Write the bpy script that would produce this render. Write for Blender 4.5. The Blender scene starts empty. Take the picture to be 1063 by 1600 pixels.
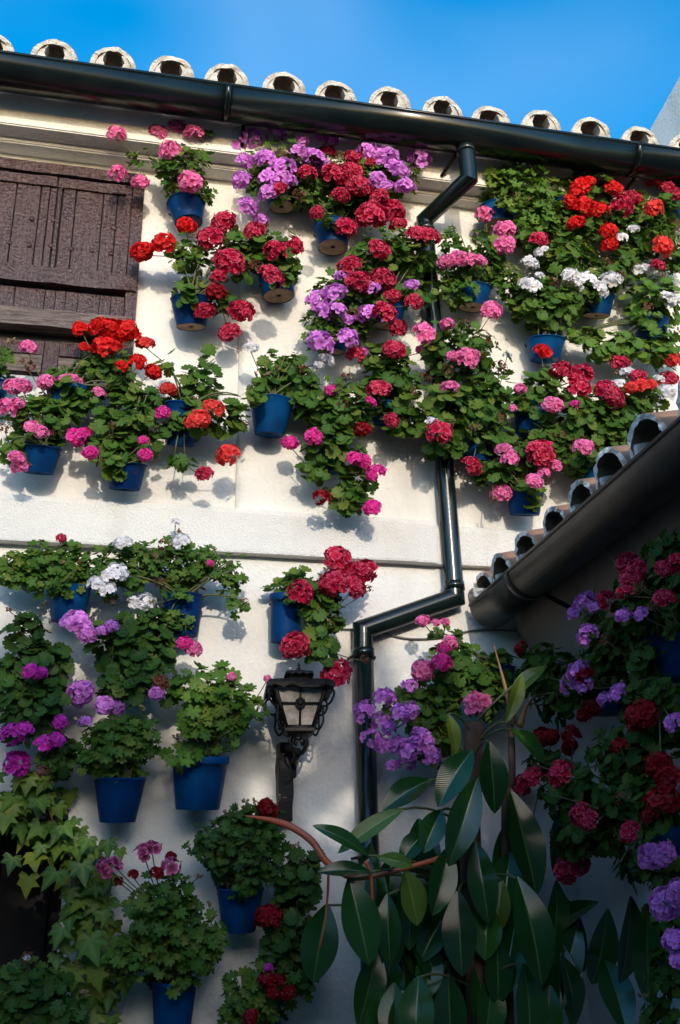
import bpy, bmesh, math, random
import numpy as np
from mathutils import Vector, Matrix, noise

scene = bpy.context.scene
COL = scene.collection
rng = random.Random(7)

# ------------------------------------------------------------------ camera
FPX, CX, CY = 1559.97, 531.5, 800.0
YAW, PITCH, ROLL = (math.radians(a) for a in (12.0735, 21.9167, -1.0188))
CAM = Vector((0, 0, 1.6))
_f = Vector((math.sin(YAW)*math.cos(PITCH), math.cos(YAW)*math.cos(PITCH), math.sin(PITCH)))
_r0 = Vector((math.cos(YAW), -math.sin(YAW), 0)); _u0 = _r0.cross(_f)
_r = _r0*math.cos(ROLL) + _u0*math.sin(ROLL); _u = _u0*math.cos(ROLL) - _r0*math.sin(ROLL)
cd = bpy.data.cameras.new('camera'); cam = bpy.data.objects.new('camera', cd); COL.objects.link(cam)
cd.sensor_fit = 'VERTICAL'; cd.sensor_height = 36; cd.sensor_width = 24; cd.lens = 36*FPX/1600
cd.clip_start = 0.05; cd.clip_end = 3000
m = Matrix((_r, _u, -_f)).transposed().to_4x4(); m.translation = CAM; cam.matrix_world = m
scene.camera = cam

# ------------------------------------------------------------------ sky, sun, exposure
SUN_EL, SUN_X = math.radians(17.0), -0.03
w = bpy.data.worlds.new('World'); scene.world = w; w.use_nodes = True
nt = w.node_tree; N = nt.nodes; L = nt.links
bg = N['Background']
sky = N.new('ShaderNodeTexSky'); sky.sky_type = 'NISHITA'; sky.sun_disc = False
sky.sun_elevation = SUN_EL; sky.sun_rotation = math.pi; sky.altitude = 100; sky.air_density = 1.0; sky.dust_density = 1.6; sky.ozone_density = 2.5
hs = N.new('ShaderNodeHueSaturation'); hs.inputs['Saturation'].default_value = 1.45; hs.inputs['Hue'].default_value = 0.492; hs.inputs['Value'].default_value = 2.4
L.new(sky.outputs[0], hs.inputs['Color'])
tc = N.new('ShaderNodeTexCoord'); mp = N.new('ShaderNodeMapping'); mp.inputs['Scale'].default_value = (1.6, 2.2, 3.0); mp.inputs['Location'].default_value = (3.9, 2.2, 1.7)
L.new(tc.outputs['Generated'], mp.inputs[0])
nz = N.new('ShaderNodeTexNoise'); nz.inputs['Scale'].default_value = 2.2; nz.inputs['Detail'].default_value = 1.5; nz.inputs['Roughness'].default_value = 0.4; nz.inputs['Distortion'].default_value = 0.3
L.new(mp.outputs[0], nz.inputs[0])
cr = N.new('ShaderNodeMapRange'); cr.inputs['From Min'].default_value = 0.42; cr.inputs['From Max'].default_value = 0.95; cr.inputs['To Max'].default_value = 0.11
L.new(nz.outputs[0], cr.inputs[0])
mx = N.new('ShaderNodeMix'); mx.data_type = 'RGBA'; mx.inputs['B'].default_value = (13.0, 13.4, 14.0, 1)
L.new(cr.outputs[0], mx.inputs['Factor']); L.new(hs.outputs[0], mx.inputs['A'])
L.new(mx.outputs['Result'], bg.inputs['Color']); bg.inputs['Strength'].default_value = 0.15
sl = bpy.data.lights.new('sun', 'SUN'); sl.energy = 2.05; sl.angle = math.radians(0.5); sl.color = (1.0, 0.89, 0.75)
so = bpy.data.objects.new('sun', sl); COL.objects.link(so)
SUN_DIR = Vector((SUN_X, -math.cos(SUN_EL), math.sin(SUN_EL))).normalized()   # towards the sun
so.rotation_euler = SUN_DIR.to_track_quat('Z', 'Y').to_euler(); so.location = (0, -10, 12)
vs = scene.view_settings; vs.view_transform = 'Standard'; vs.look = 'None'; vs.gamma = 1; vs.exposure = 0.16; vs.use_curve_mapping = False
scene.cycles.max_bounces = 6; scene.cycles.diffuse_bounces = 3; scene.cycles.transmission_bounces = 3

# ------------------------------------------------------------------ pixel -> place
def ray(x, y):
    return (_f*FPX + _r*(x-CX) - _u*(y-CY)).normalized()
def atY(x, y, Y):
    d = ray(x, y); return CAM + d*((Y-CAM.y)/d.y)
def atX(x, y, X):
    d = ray(x, y); return CAM + d*((X-CAM.x)/d.x)
def scale_at(P):            # pixels of the photograph per metre at P
    return FPX/((P-CAM).dot(_f))

# ------------------------------------------------------------------ materials
MATS = {}
def newmat(name):
    m = bpy.data.materials.new(name); m.use_nodes = True; MATS[name] = m
    return m, m.node_tree.nodes, m.node_tree.links, m.node_tree.nodes['Principled BSDF']
def noise_mix(N, L, c1, c2, scale, detail=4, lo=.35, hi=.65, coord='Object', vec_scale=None, rough=.5):
    tc = N.new('ShaderNodeTexCoord'); nz = N.new('ShaderNodeTexNoise')
    nz.inputs['Scale'].default_value = scale; nz.inputs['Detail'].default_value = detail; nz.inputs['Roughness'].default_value = rough
    if vec_scale:
        mp = N.new('ShaderNodeMapping'); mp.inputs['Scale'].default_value = vec_scale
        L.new(tc.outputs[coord], mp.inputs[0]); L.new(mp.outputs[0], nz.inputs[0])
    else: L.new(tc.outputs[coord], nz.inputs[0])
    mr = N.new('ShaderNodeMapRange'); mr.inputs['From Min'].default_value = lo; mr.inputs['From Max'].default_value = hi
    L.new(nz.outputs[0], mr.inputs[0])
    mx = N.new('ShaderNodeMix'); mx.data_type = 'RGBA'
    if isinstance(c1, tuple): mx.inputs['A'].default_value = (*c1, 1)
    else: L.new(c1, mx.inputs['A'])
    mx.inputs['B'].default_value = (*c2, 1)
    L.new(mr.outputs[0], mx.inputs['Factor'])
    return mx.outputs['Result'], nz.outputs[0]
def bump(N, L, P, fac, strength, dist):
    b = N.new('ShaderNodeBump'); b.inputs['Strength'].default_value = strength; b.inputs['Distance'].default_value = dist
    L.new(fac, b.inputs['Height']); L.new(b.outputs[0], P.inputs['Normal']); return b
def simple(name, c1, c2, scale, rough=.6, bs=.3, bd=.003, bscale=None, spec=.5, detail=5, vec_scale=None, metallic=0):
    m, N, L, P = newmat(name)
    c, f = noise_mix(N, L, c1, c2, scale, detail, vec_scale=vec_scale)
    L.new(c, P.inputs['Base Color']); P.inputs['Roughness'].default_value = rough
    P.inputs['Specular IOR Level'].default_value = spec; P.inputs['Metallic'].default_value = metallic
    if bscale:
        _, f = noise_mix(N, L, c1, c2, bscale, 6, vec_scale=vec_scale)
    if bs: bump(N, L, P, f, bs, bd)
    return m
def plaster(name, base, dirty, bscale, bd):
    m, N, L, P = newmat(name)
    c, _ = noise_mix(N, L, base, tuple(x*.93 for x in base), 2.3, 5, .3, .7)
    c, _ = noise_mix(N, L, c, dirty, 1.1, 8, .53, .78, vec_scale=(2.5, 2.5, .7), rough=.65)
    c, _ = noise_mix(N, L, c, tuple(x*.55 for x in base), 34, 3, .74, .80)
    L.new(c, P.inputs['Base Color']); P.inputs['Roughness'].default_value = .92; P.inputs['Specular IOR Level'].default_value = .15
    _, f1 = noise_mix(N, L, base, dirty, bscale, 6)
    _, f2 = noise_mix(N, L, base, dirty, 6, 3)
    ad = N.new('ShaderNodeMath'); ad.operation = 'MULTIPLY_ADD'; ad.inputs[1].default_value = 1.6
    L.new(f2, ad.inputs[0]); L.new(f1, ad.inputs[2])
    bump(N, L, P, ad.outputs[0], .8, bd)
    return m
WHITE = plaster('whitewash', (.77, .75, .695), (.61, .575, .505), 55, .006)
STUCCO = plaster('coarse_stucco', (.76, .74, .685), (.62, .585, .51), 130, .010)
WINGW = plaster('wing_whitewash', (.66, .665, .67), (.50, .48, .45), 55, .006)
SOFFIT = plaster('brown_grey_plaster', (.34, .29, .25), (.22, .17, .13), 30, .006)  # brown-grey tone for the eave cove, darker than the wall plasters
WOOD = None
def wood():
    m, N, L, P = newmat('old_brown_wood')
    c, _ = noise_mix(N, L, (.036, .011, .009), (.062, .027, .022), 5, 6, vec_scale=(14, 14, 1.2))
    c, _ = noise_mix(N, L, c, (.03, .008, .008), 3.0, 4, .55, .7)
    L.new(c, P.inputs['Base Color']); P.inputs['Roughness'].default_value = .19
    P.inputs['Specular IOR Level'].default_value = .6
    _, f1 = noise_mix(N, L, (0, 0, 0), (1, 1, 1), 9, 8, vec_scale=(10, 10, 1.0), rough=.7)
    _, f2 = noise_mix(N, L, (0, 0, 0), (1, 1, 1), 70, 3)
    ad = N.new('ShaderNodeMath'); ad.operation = 'MULTIPLY_ADD'; ad.inputs[1].default_value = .7
    L.new(f2, ad.inputs[0]); L.new(f1, ad.inputs[2]); bump(N, L, P, ad.outputs[0], .8, .012)
    return m
WOOD = wood()
BEAM = simple('weathered_beam', (.055, .034, .028), (.17, .13, .105), 6, .35, .9, .016, 8, .5, 7, (1.2, 12, 14))
GUTTER = simple('gutter_paint', (.003, .006, .007), (.006, .010, .010), 7, .20, .10, .002, 90, .4)
PIPE = simple('pipe_paint', (.004, .010, .010), (.008, .015, .014), 5, .17, .12, .002, 60, .5)
GUTTER_B = simple('gutter_weathered', (.010, .012, .011), (.030, .032, .026), 9, .45, .25, .003, 60, .4)
IRON = simple('black_iron', (.004, .004, .004), (.012, .009, .007), 30, .55, .6, .004, 80, .25)
TILE = simple('limewashed_tile', (.58, .57, .54), (.34, .32, .28), 16, .9, .8, .012, 60, .2)
TILE_W = simple('bright_limewash', (.80, .80, .79), (.55, .53, .50), 16, .9, .8, .010, 60, .2)
TILE_IN = simple('tile_inside', (.12, .085, .06), (.2, .14, .1), 16, .9, .5, .006, 50, .2)
TERRA = simple('terracotta_tile', (.36, .20, .12), (.28, .17, .12), 9, .85, .5, .005, 50, .2)
POTBASE = simple('terracotta_base', (.36, .24, .17), (.22, .15, .10), 25, .9, .4, .004, 60, .2)
SOIL = simple('soil', (.02, .014, .01), (.05, .035, .022), 40, 1, .8, .01, 60, .1)
HOLE = simple('gap_shade_black', (.006, .005, .004), (.01, .008, .007), 10, 1, 0)  # near-black colour stands in for the shade inside openings
GROUND = simple('patio_stone', (.10, .095, .085), (.06, .055, .05), 4, .8, .5, .01, 30, .3)
BARK = simple('bark', (.14, .085, .055), (.06, .035, .025), 20, .9, .8, .01, 60, .2, 6, (1, 1, .3))
SHOOT = simple('red_shoot', (.50, .075, .022), (.36, .10, .04), 12, .45, .2, .002, 40, .5)
SHEATH = simple('dry_sheath', (.34, .17, .06), (.22, .12, .05), 14, .55, 0)
STEM = simple('green_stem', (.06, .10, .025), (.10, .09, .035), 20, .6, 0)
CABLE = simple('grey_cable', (.16, .15, .14), (.10, .09, .08), 10, .7, 0)
def pot_mat():
    m, N, L, P = newmat('blue_pot_paint')
    oi = N.new('ShaderNodeObjectInfo')
    rm = N.new('ShaderNodeMix'); rm.data_type = 'RGBA'; rm.inputs['A'].default_value = (.001, .020, .10, 1); rm.inputs['B'].default_value = (.001, .070, .21, 1)
    L.new(oi.outputs['Random'], rm.inputs['Factor'])
    c, _ = noise_mix(N, L, rm.outputs['Result'], (.002, .018, .07), 9, 6, .45, .75)
    c, _ = noise_mix(N, L, c, (.10, .12, .15), 28, 5, .70, .78)
    L.new(c, P.inputs['Base Color']); P.inputs['Roughness'].default_value = .48; P.inputs['Specular IOR Level'].default_value = .10
    _, f = noise_mix(N, L, (0, 0, 0), (1, 1, 1), 22, 5); bump(N, L, P, f, .35, .004)
    return m
POT = pot_mat()
def leaf_mat(name, ca, cb, cc, rough=.55, trans=.22, rib=None):
    m = bpy.data.materials.new(name); m.use_nodes = True; N = m.node_tree.nodes; L = m.node_tree.links
    P = N['Principled BSDF']; out = N['Material Output']
    at = N.new('ShaderNodeAttribute'); at.attribute_name = 'tint'
    oi = N.new('ShaderNodeObjectInfo')
    ad = N.new('ShaderNodeMath'); ad.operation = 'ADD'; L.new(at.outputs['Fac'], ad.inputs[0]); L.new(oi.outputs['Random'], ad.inputs[1])
    fr = N.new('ShaderNodeMath'); fr.operation = 'FRACT'; L.new(ad.outputs[0], fr.inputs[0])
    rp = N.new('ShaderNodeValToRGB'); e = rp.color_ramp.elements
    e[0].position = 0; e[0].color = (*ca, 1); e[1].position = .97; e[1].color = (*cc, 1)
    k = e.new(.55); k.color = (*cb, 1); k = e.new(.9); k.color = (*[(a+b)/2 for a, b in zip(cb, cc)], 1)
    L.new(fr.outputs[0], rp.inputs[0])
    ar = N.new('ShaderNodeAttribute'); ar.attribute_name = 'rr'       # lobed rim / rib pattern of the leaf itself
    mr = N.new('ShaderNodeMapRange'); mr.inputs['From Min'].default_value = 0; mr.inputs['From Max'].default_value = 1; mr.inputs['To Min'].default_value = 0; mr.inputs['To Max'].default_value = .75
    L.new(ar.outputs['Fac'], mr.inputs[0])
    mx = N.new('ShaderNodeMix'); mx.data_type = 'RGBA'; mx.inputs['B'].default_value = (*(rib or [x*1.6 for x in cb]), 1)
    L.new(mr.outputs[0], mx.inputs['Factor']); L.new(rp.outputs[0], mx.inputs['A'])
    L.new(mx.outputs['Result'], P.inputs['Base Color']); P.inputs['Roughness'].default_value = rough; P.inputs['Specular IOR Level'].default_value = .18
    tr = N.new('ShaderNodeBsdfTranslucent'); 
    tm = N.new('ShaderNodeMix'); tm.data_type = 'RGBA'; tm.blend_type = 'MULTIPLY'; tm.inputs['Factor'].default_value = 1; tm.inputs['B'].default_value = (1.6, 1.5, .5, 1)
    L.new(mx.outputs['Result'], tm.inputs['A']); L.new(tm.outputs['Result'], tr.inputs[0])
    ms = N.new('ShaderNodeMixShader'); ms.inputs[0].default_value = trans
    L.new(P.outputs[0], ms.inputs[1]); L.new(tr.outputs[0], ms.inputs[2]); L.new(ms.outputs[0], out.inputs['Surface'])
    return m
LEAF = leaf_mat('geranium_leaf', (.028, .076, .010), (.052, .118, .014), (.13, .16, .025))
LEAF_D = leaf_mat('geranium_leaf_deep', (.018, .056, .010), (.034, .086, .013), (.075, .12, .02))
LEAF_L = leaf_mat('geranium_leaf_fresh', (.046, .110, .013), (.074, .155, .018), (.14, .18, .03))
IVYLEAF = leaf_mat('ivy_leaf', (.038, .095, .012), (.078, .150, .015), (.20, .22, .025), .40, .2, rib=(.16, .22, .06))
RUBBER = leaf_mat('rubber_leaf', (.005, .032, .008), (.011, .060, .011), (.028, .100, .014), .13, .05, rib=(.13, .20, .06))
RUBBER_Y = leaf_mat('rubber_leaf_young', (.07, .14, .015), (.10, .17, .02), (.16, .18, .02), .30, .12, rib=(.25, .30, .08))
def add_veins(m):
    N = m.node_tree.nodes; L = m.node_tree.links; P = N['Principled BSDF']
    at = N.new('ShaderNodeAttribute'); at.attribute_name = 'lv'
    mu = N.new('ShaderNodeMath'); mu.operation = 'MULTIPLY'; mu.inputs[1].default_value = 230; L.new(at.outputs['Fac'], mu.inputs[0])
    si = N.new('ShaderNodeMath'); si.operation = 'SINE'; L.new(mu.outputs[0], si.inputs[0])
    bump(N, L, P, si.outputs[0], .15, .0012); P.inputs['Specular IOR Level'].default_value = .55
add_veins(RUBBER); add_veins(RUBBER_Y)
def petal_mat(name, base, edge, k=1.0, trans=.34):
    m = bpy.data.materials.new(name); m.use_nodes = True; N = m.node_tree.nodes; L = m.node_tree.links
    P = N['Principled BSDF']; out = N['Material Output']
    at = N.new('ShaderNodeAttribute'); at.attribute_name = 'rr'
    pw = N.new('ShaderNodeMath'); pw.operation = 'POWER'; pw.inputs[1].default_value = k; L.new(at.outputs['Fac'], pw.inputs[0])
    mx = N.new('ShaderNodeMix'); mx.data_type = 'RGBA'; mx.inputs['A'].default_value = (*base, 1); mx.inputs['B'].default_value = (*edge, 1)
    L.new(pw.outputs[0], mx.inputs['Factor'])
    ti = N.new('ShaderNodeAttribute'); ti.attribute_name = 'tint'
    oi = N.new('ShaderNodeObjectInfo')
    ad = N.new('ShaderNodeMath'); ad.operation = 'MULTIPLY_ADD'; ad.inputs[1].default_value = .5; L.new(oi.outputs['Random'], ad.inputs[0]); L.new(ti.outputs['Fac'], ad.inputs[2])
    mr = N.new('ShaderNodeMapRange'); mr.inputs['From Max'].default_value = 1.5; mr.inputs['To Min'].default_value = .72; mr.inputs['To Max'].default_value = 1.12
    L.new(ad.outputs[0], mr.inputs[0])
    vm = N.new('ShaderNodeVectorMath'); vm.operation = 'SCALE'; L.new(mx.outputs['Result'], vm.inputs[0]); L.new(mr.outputs[0], vm.inputs['Scale'])
    L.new(vm.outputs[0], P.inputs['Base Color']); P.inputs['Roughness'].default_value = .55; P.inputs['Specular IOR Level'].default_value = .25
    tr = N.new('ShaderNodeBsdfTranslucent'); L.new(vm.outputs[0], tr.inputs[0])
    ms = N.new('ShaderNodeMixShader'); ms.inputs[0].default_value = trans
    L.new(P.outputs[0], ms.inputs[1]); L.new(tr.outputs[0], ms.inputs[2]); L.new(ms.outputs[0], out.inputs['Surface'])
    return m
PETAL = {
 'R': petal_mat('petal_red', (.70, .005, .006), (.80, .016, .012)),
 'C': petal_mat('petal_crimson_white', (.52, .002, .040), (.88, .20, .34), 6.0),
 'P': petal_mat('petal_pink', (.88, .10, .37), (.95, .32, .57), 1.4),
 'H': petal_mat('petal_hot_pink', (.80, .010, .27), (.92, .09, .45), 1.6),
 'G': petal_mat('petal_magenta', (.60, .010, .40), (.78, .08, .62), 1.6),
 'M': petal_mat('petal_mauve', (.66, .15, .64), (.84, .36, .88), 1.2),
 'W': petal_mat('petal_white', (.84, .78, .80), (.91, .90, .91), .7),
 'S': petal_mat('petal_coral', (.80, .022, .018), (.88, .10, .085), 1.2),
 'K': petal_mat('petal_dark_red', (.24, .002, .006), (.34, .004, .014), 1.2),
 'D': petal_mat('petal_withered', (.10, .025, .018), (.24, .10, .05), 1.0),
 'B': petal_mat('petal_burgundy_centre', (.16, .002, .03), (.90, .20, .45), 1.0),
}

# ------------------------------------------------------------------ object helpers
def link(o, parent=None):
    COL.objects.link(o)
    if parent is not None: o.parent = parent
    return o
def tag(o, label=None, cat=None, group=None, kind=None):
    if label: o['label'] = label
    if cat: o['category'] = cat
    if group: o['group'] = group
    if kind: o['kind'] = kind
    return o
def empty(name, loc, label=None, cat=None, group=None):
    o = bpy.data.objects.new(name, None); o.location = loc; o.empty_display_size = .05; COL.objects.link(o)
    return tag(o, label, cat, group)
def local(o, parent):      # geometry given in world coordinates under a parent with only a location
    if parent is not None:
        p = Vector(parent.location); q = parent.parent
        while q is not None: p += Vector(q.location); q = q.parent
        o.location = -p + Vector(o.location)
    return o
def mesh_obj(name, bm, mat, parent=None, smooth=False, loc=None):
    me = bpy.data.meshes.new(name); bm.to_mesh(me); bm.free()
    if smooth:
        me.polygons.foreach_set('use_smooth', [True]*len(me.polygons))
    for mm in (mat if isinstance(mat, (list, tuple)) else [mat]): me.materials.append(mm)
    o = bpy.data.objects.new(name, me); link(o, parent)
    return local(o, parent)
def box(bm, x0, x1, y0, y1, z0, z1, mat_i=0):
    vs = [bm.verts.new((x, y, z)) for x in (x0, x1) for y in (y0, y1) for z in (z0, z1)]
    for f in ((0, 1, 3, 2), (4, 6, 7, 5), (0, 4, 5, 1), (2, 3, 7, 6), (0, 2, 6, 4), (1, 5, 7, 3)):
        bm.faces.new([vs[i] for i in f]).material_index = mat_i
    return vs
def bevbox(x0, x1, y0, y1, z0, z1, b=.004, seg=1):
    bm = bmesh.new(); box(bm, x0, x1, y0, y1, z0, z1)
    bmesh.ops.recalc_face_normals(bm, faces=bm.faces)
    bmesh.ops.bevel(bm, geom=list(bm.edges), offset=b, segments=seg, affect='EDGES', profile=.6)
    return bm
def wobble(bm, amp, sc, seed=0):
    for v in bm.verts:
        n = noise.noise_vector(v.co*sc + Vector((seed, seed*.7, -seed))); v.co += n*amp
def tube(bm, pts, radii, n=10, caps=True, mitre=True, sharp=False):
    pts = [Vector(p) for p in pts]
    if not isinstance(radii, (list, tuple)): radii = [radii]*len(pts)
    T = [(pts[i+1]-pts[i]).normalized() for i in range(len(pts)-1)]
    a = Vector((0, 0, 1)) if abs(T[0].z) < .9 else Vector((1, 0, 0))
    e1 = T[0].cross(a).normalized(); e2 = T[0].cross(e1).normalized(); rings = []
    for i, p in enumerate(pts):
        if i > 0 and i < len(pts)-1:
            q = T[i-1].rotation_difference(T[i]); nrm = (T[i-1]+T[i]).normalized()
        else: q = None; nrm = T[0] if i == 0 else T[-1]
        ring = []
        tin = T[max(i-1, 0)]
        for k in range(n):
            ang = 2*math.pi*k/n; o = (e1*math.cos(ang)+e2*math.sin(ang))*radii[i]
            if q is not None and mitre:
                den = tin.dot(nrm); o = o - tin*(o.dot(nrm)/den)      # cut the incoming tube by the mitre plane
            ring.append(bm.verts.new(p+o))
        rings.append(ring)
        if q is not None: e1 = q @ e1; e2 = q @ e2
    for a_, b_ in zip(rings, rings[1:]):
        if sharp: a_ = [bm.verts.new(v.co) for v in a_]; b_ = [bm.verts.new(v.co) for v in b_]
        for k in range(n): bm.faces.new((a_[k], a_[(k+1) % n], b_[(k+1) % n], b_[k])).smooth = True
    if caps: bm.faces.new(rings[0][::-1]); bm.faces.new(rings[-1])
def lathe(bm, prof, n=28, mi=0):
    rings = [[bm.verts.new((r*math.cos(2*math.pi*k/n), r*math.sin(2*math.pi*k/n), z)) for k in range(n)] for r, z in prof]
    for a, b in zip(rings, rings[1:]):
        for k in range(n):
            f = bm.faces.new((a[k], a[(k+1) % n], b[(k+1) % n], b[k])); f.smooth = True; f.material_index = mi
    return rings
def bez(a, b, c, n=7):
    return [a*(1-t)**2 + b*2*t*(1-t) + c*t*t for t in [i/(n-1) for i in range(n)]]
def catmull(P, n=6):
    P = [Vector(p) for p in P]; Q = [P[0]*2-P[1]] + P + [P[-1]*2-P[-2]]; out = []
    for i in range(1, len(Q)-2):
        for k in range(n):
            t = k/n; p0, p1, p2, p3 = Q[i-1], Q[i], Q[i+1], Q[i+2]
            out.append(.5*((2*p1)+(p2-p0)*t+(2*p0-5*p1+4*p2-p3)*t*t+(3*p1-p0-3*p2+p3)*t**3))
    out.append(P[-1]); return out

# ------------------------------------------------------------------ the setting
WY = 4.0            # face of the tall wall
WX = 1.80           # face of the lower wing's wall
bm = bmesh.new(); box(bm, -60, 60, -60, 60, -.2, 0)
g = tag(mesh_obj('ground', bm, GROUND), kind='structure', label='stone paved patio floor below the flower walls')

house = empty('whitewashed_house', (0.5, 4.0, 0), 'tall whitewashed house wall hung with blue flower pots under a tiled eave', 'house')
DX1, DZ1 = -.20, 1.98         # dark doorway under the ivy
bm = bmesh.new()
box(bm, -4.5, DX1, WY, WY+.5, DZ1, 3.02); box(bm, DX1, 4.2, WY, WY+.5, 0, 3.02); box(bm, -4.5, -1.25, WY, WY+.5, 0, DZ1)
def sheet_grid(x0, x1, z0, z1, y, nx, nz, amp):
    bm = bmesh.new(); V = [[None]*(nz+1) for _ in range(nx+1)]
    for i in range(nx+1):
        for j in range(nz+1):
            x = x0+(x1-x0)*i/nx; z = z0+(z1-z0)*j/nz
            V[i][j] = bm.verts.new((x, y + amp*noise.noise(Vector((x*1.7, z*1.7, 3.1))) + amp*.5*noise.noise(Vector((x*5, z*5, 9))), z))
    for i in range(nx):
        for j in range(nz): bm.faces.new((V[i][j], V[i+1][j], V[i+1][j+1], V[i][j+1])).smooth = True
    return bm
mesh_obj('lower_wall', bm, WHITE, house)
bm = bmesh.new(); box(bm, -4.5, 4.2, WY+.012, WY+.5, 3.02, 5.15)
mesh_obj('upper_wall', bm, WHITE, house)
# the upper wall's plaster skins, the strip beyond the pilaster edge a finger proud
bm = sheet_grid(-4.5, .392, 3.1, 5.02, WY+.006, 90, 50, .005); mesh_obj('plaster_face', bm, WHITE, house)
bm = sheet_grid(.392, 4.2, 3.1, 5.02, WY-.010, 90, 50, .005)
ret = [v for v in bm.verts if abs(v.co.x-.392) < 1e-5]
ret.sort(key=lambda v: v.co.z); back = [bm.verts.new((v.co.x, WY+.02, v.co.z)) for v in ret]
for i in range(len(ret)-1): bm.faces.new((back[i], ret[i], ret[i+1], back[i+1]))
mesh_obj('plaster_face', bm, WHITE, house)
bm = sheet_grid(DX1, 4.2, 0, 3.03, WY-.004, 90, 60, .004); mesh_obj('plaster_face', bm, WHITE, house)
# string course
bm = bmesh.new()
def course(bm, x0, x1, p, z0, z1, n=60):
    prof = [(0, z0), (-p*.96, z0), (-p, z0+.008), (-p, z1-.03), (-p*.75, z1-.004), (0, z1+.012)]
    rows = []
    for i in range(n+1):
        x = x0+(x1-x0)*i/n
        rows.append([bm.verts.new((x, WY+y+(.004*noise.noise(Vector((x*6, z*9, 1))) if y < 0 else 0), z+.004*noise.noise(Vector((x*5, 2, z*3))))) for y, z in prof])
    for a, b in zip(rows, rows[1:]):
        for k in range(len(prof)-1): bm.faces.new((a[k], b[k], b[k+1], a[k+1]))
    bm.faces.new(rows[0]); bm.faces.new(rows[-1][::-1])
course(bm, -4.5, 1.275, .056, 3.013, 3.22); course(bm, 1.2752, 4.2, .042, 3.013, 3.20)
bmesh.ops.recalc_face_normals(bm, faces=bm.faces)
mesh_obj('string_course', bm, STUCCO, house)
# cornice in two steps
bm = bmesh.new()
box(bm, -4.5, 4.2, 3.834, 4.3, 5.011, 5.21); box(bm, -4.5, 4.2, 3.92, 4.3, 4.984, 5.0105)
bmesh.ops.bevel(bm, geom=[e for e in bm.edges if abs(e.verts[0].co.x-e.verts[1].co.x) > 1], offset=.006, segments=2, affect='EDGES')
mesh_obj('cornice', bm, WHITE, house)
# doorway panel and planks, coloured near-black for the shade inside
dr = mesh_obj('doorway', bevbox(-1.25, DX1, 4.42, 4.46, 0, DZ1, .002), HOLE, house)
for k in range(5):
    xa = -1.24+k*.195; mesh_obj('plank', bevbox(xa, xa+.188, 4.395, 4.419, .02, DZ1-.02), HOLE, dr)

# roof A: pan tiles and cover tiles
roofA = empty('roof', (0, 0, 0)); roofA.parent = house; roofA.location = (-.5, -4.0, 0)
TAN = math.tan(math.radians(17)); PER = .2655; X0 = -.523
def cover_tile(length, r0, r1, th, seed, n=14, plug=1.0):
    """half barrel, axis +Y from 0; mouth of lime-washed mortar at y=0"""
    bm = bmesh.new(); R = random.Random(seed); rows = []
    for j in range(7):
        t = j/6; y = length*t; ro = r0+(r1-r0)*t; row = []
        for rad in (ro, ro-th):
            for k in range(n+1):
                a = math.pi*k/n
                wv = 1+.03*noise.noise(Vector((math.cos(a)*2, math.sin(a)*2, seed*3.3+y*4)))
                row.append(bm.verts.new((rad*math.cos(a)*wv, y+(R.uniform(-.006, .006) if j == 0 else 0), rad*math.sin(a)*wv*1.0)))
        rows.append(row)
    m_ = n+1
    for a, b in zip(rows, rows[1:]):
        for k in range(n):
            f = bm.faces.new((a[k], b[k], b[k+1], a[k+1])); f.smooth = True; f.material_index = 1
            f = bm.faces.new((a[m_+k], a[m_+k+1], b[m_+k+1], b[m_+k])); f.smooth = True; f.material_index = 2
    a = rows[0]
    for k in range(n): bm.faces.new((a[k], a[k+1], a[m_+k+1], a[m_+k])).material_index = 0
    # mortar plugs at both feet
    for s in (-1, 1):
        ro = r0-th+.002
        pts = []; a0 = R.uniform(.95, 1.15)*plug; wdt = 1-R.uniform(.48, .62)*plug
        for k in range(6):
            ang = a0*k/5; pts.append((s*ro*math.cos(ang), ro*math.sin(ang)))
        inner = [(s*ro*(wdt+R.uniform(-.03, .03)+.16*plug*(1-abs(1-2*q/4)))*math.cos(a0*(1-plug)*(1-q/4)*.8), ro*math.sin(a0)*(1-q/4)*.97) for q in range(5)]
        pl = pts+inner
        fr = [bm.verts.new((x, .006+R.uniform(-.003, .003), z)) for x, z in pl]; bk = [bm.verts.new((x, .07, z)) for x, z in pl]
        f = bm.faces.new(fr if s < 0 else fr[::-1]); f.material_index = 0
        for k in range(len(pl)):
            k2 = (k+1) % len(pl); bm.faces.new((fr[k], fr[k2], bk[k2], bk[k]) if s > 0 else (fr[k2], fr[k], bk[k], bk[k2])).material_index = 0
    me = bpy.data.meshes.new('roof_tile'); bmesh.ops.recalc_face_normals(bm, faces=bm.faces); bm.to_mesh(me); bm.free()
    return me
covA = [cover_tile(.46, .106, .085, .022, s) for s in range(6)]
for me in covA:
    for mm in (TILE, TILE, TILE_IN): me.materials.append(mm)
covB = [cover_tile(.46, .104, .082, .017, 20+s, 16, .45) for s in range(5)]
for me in covB:
    for mm in (TILE_W, TERRA, TILE_IN): me.materials.append(mm)
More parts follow.
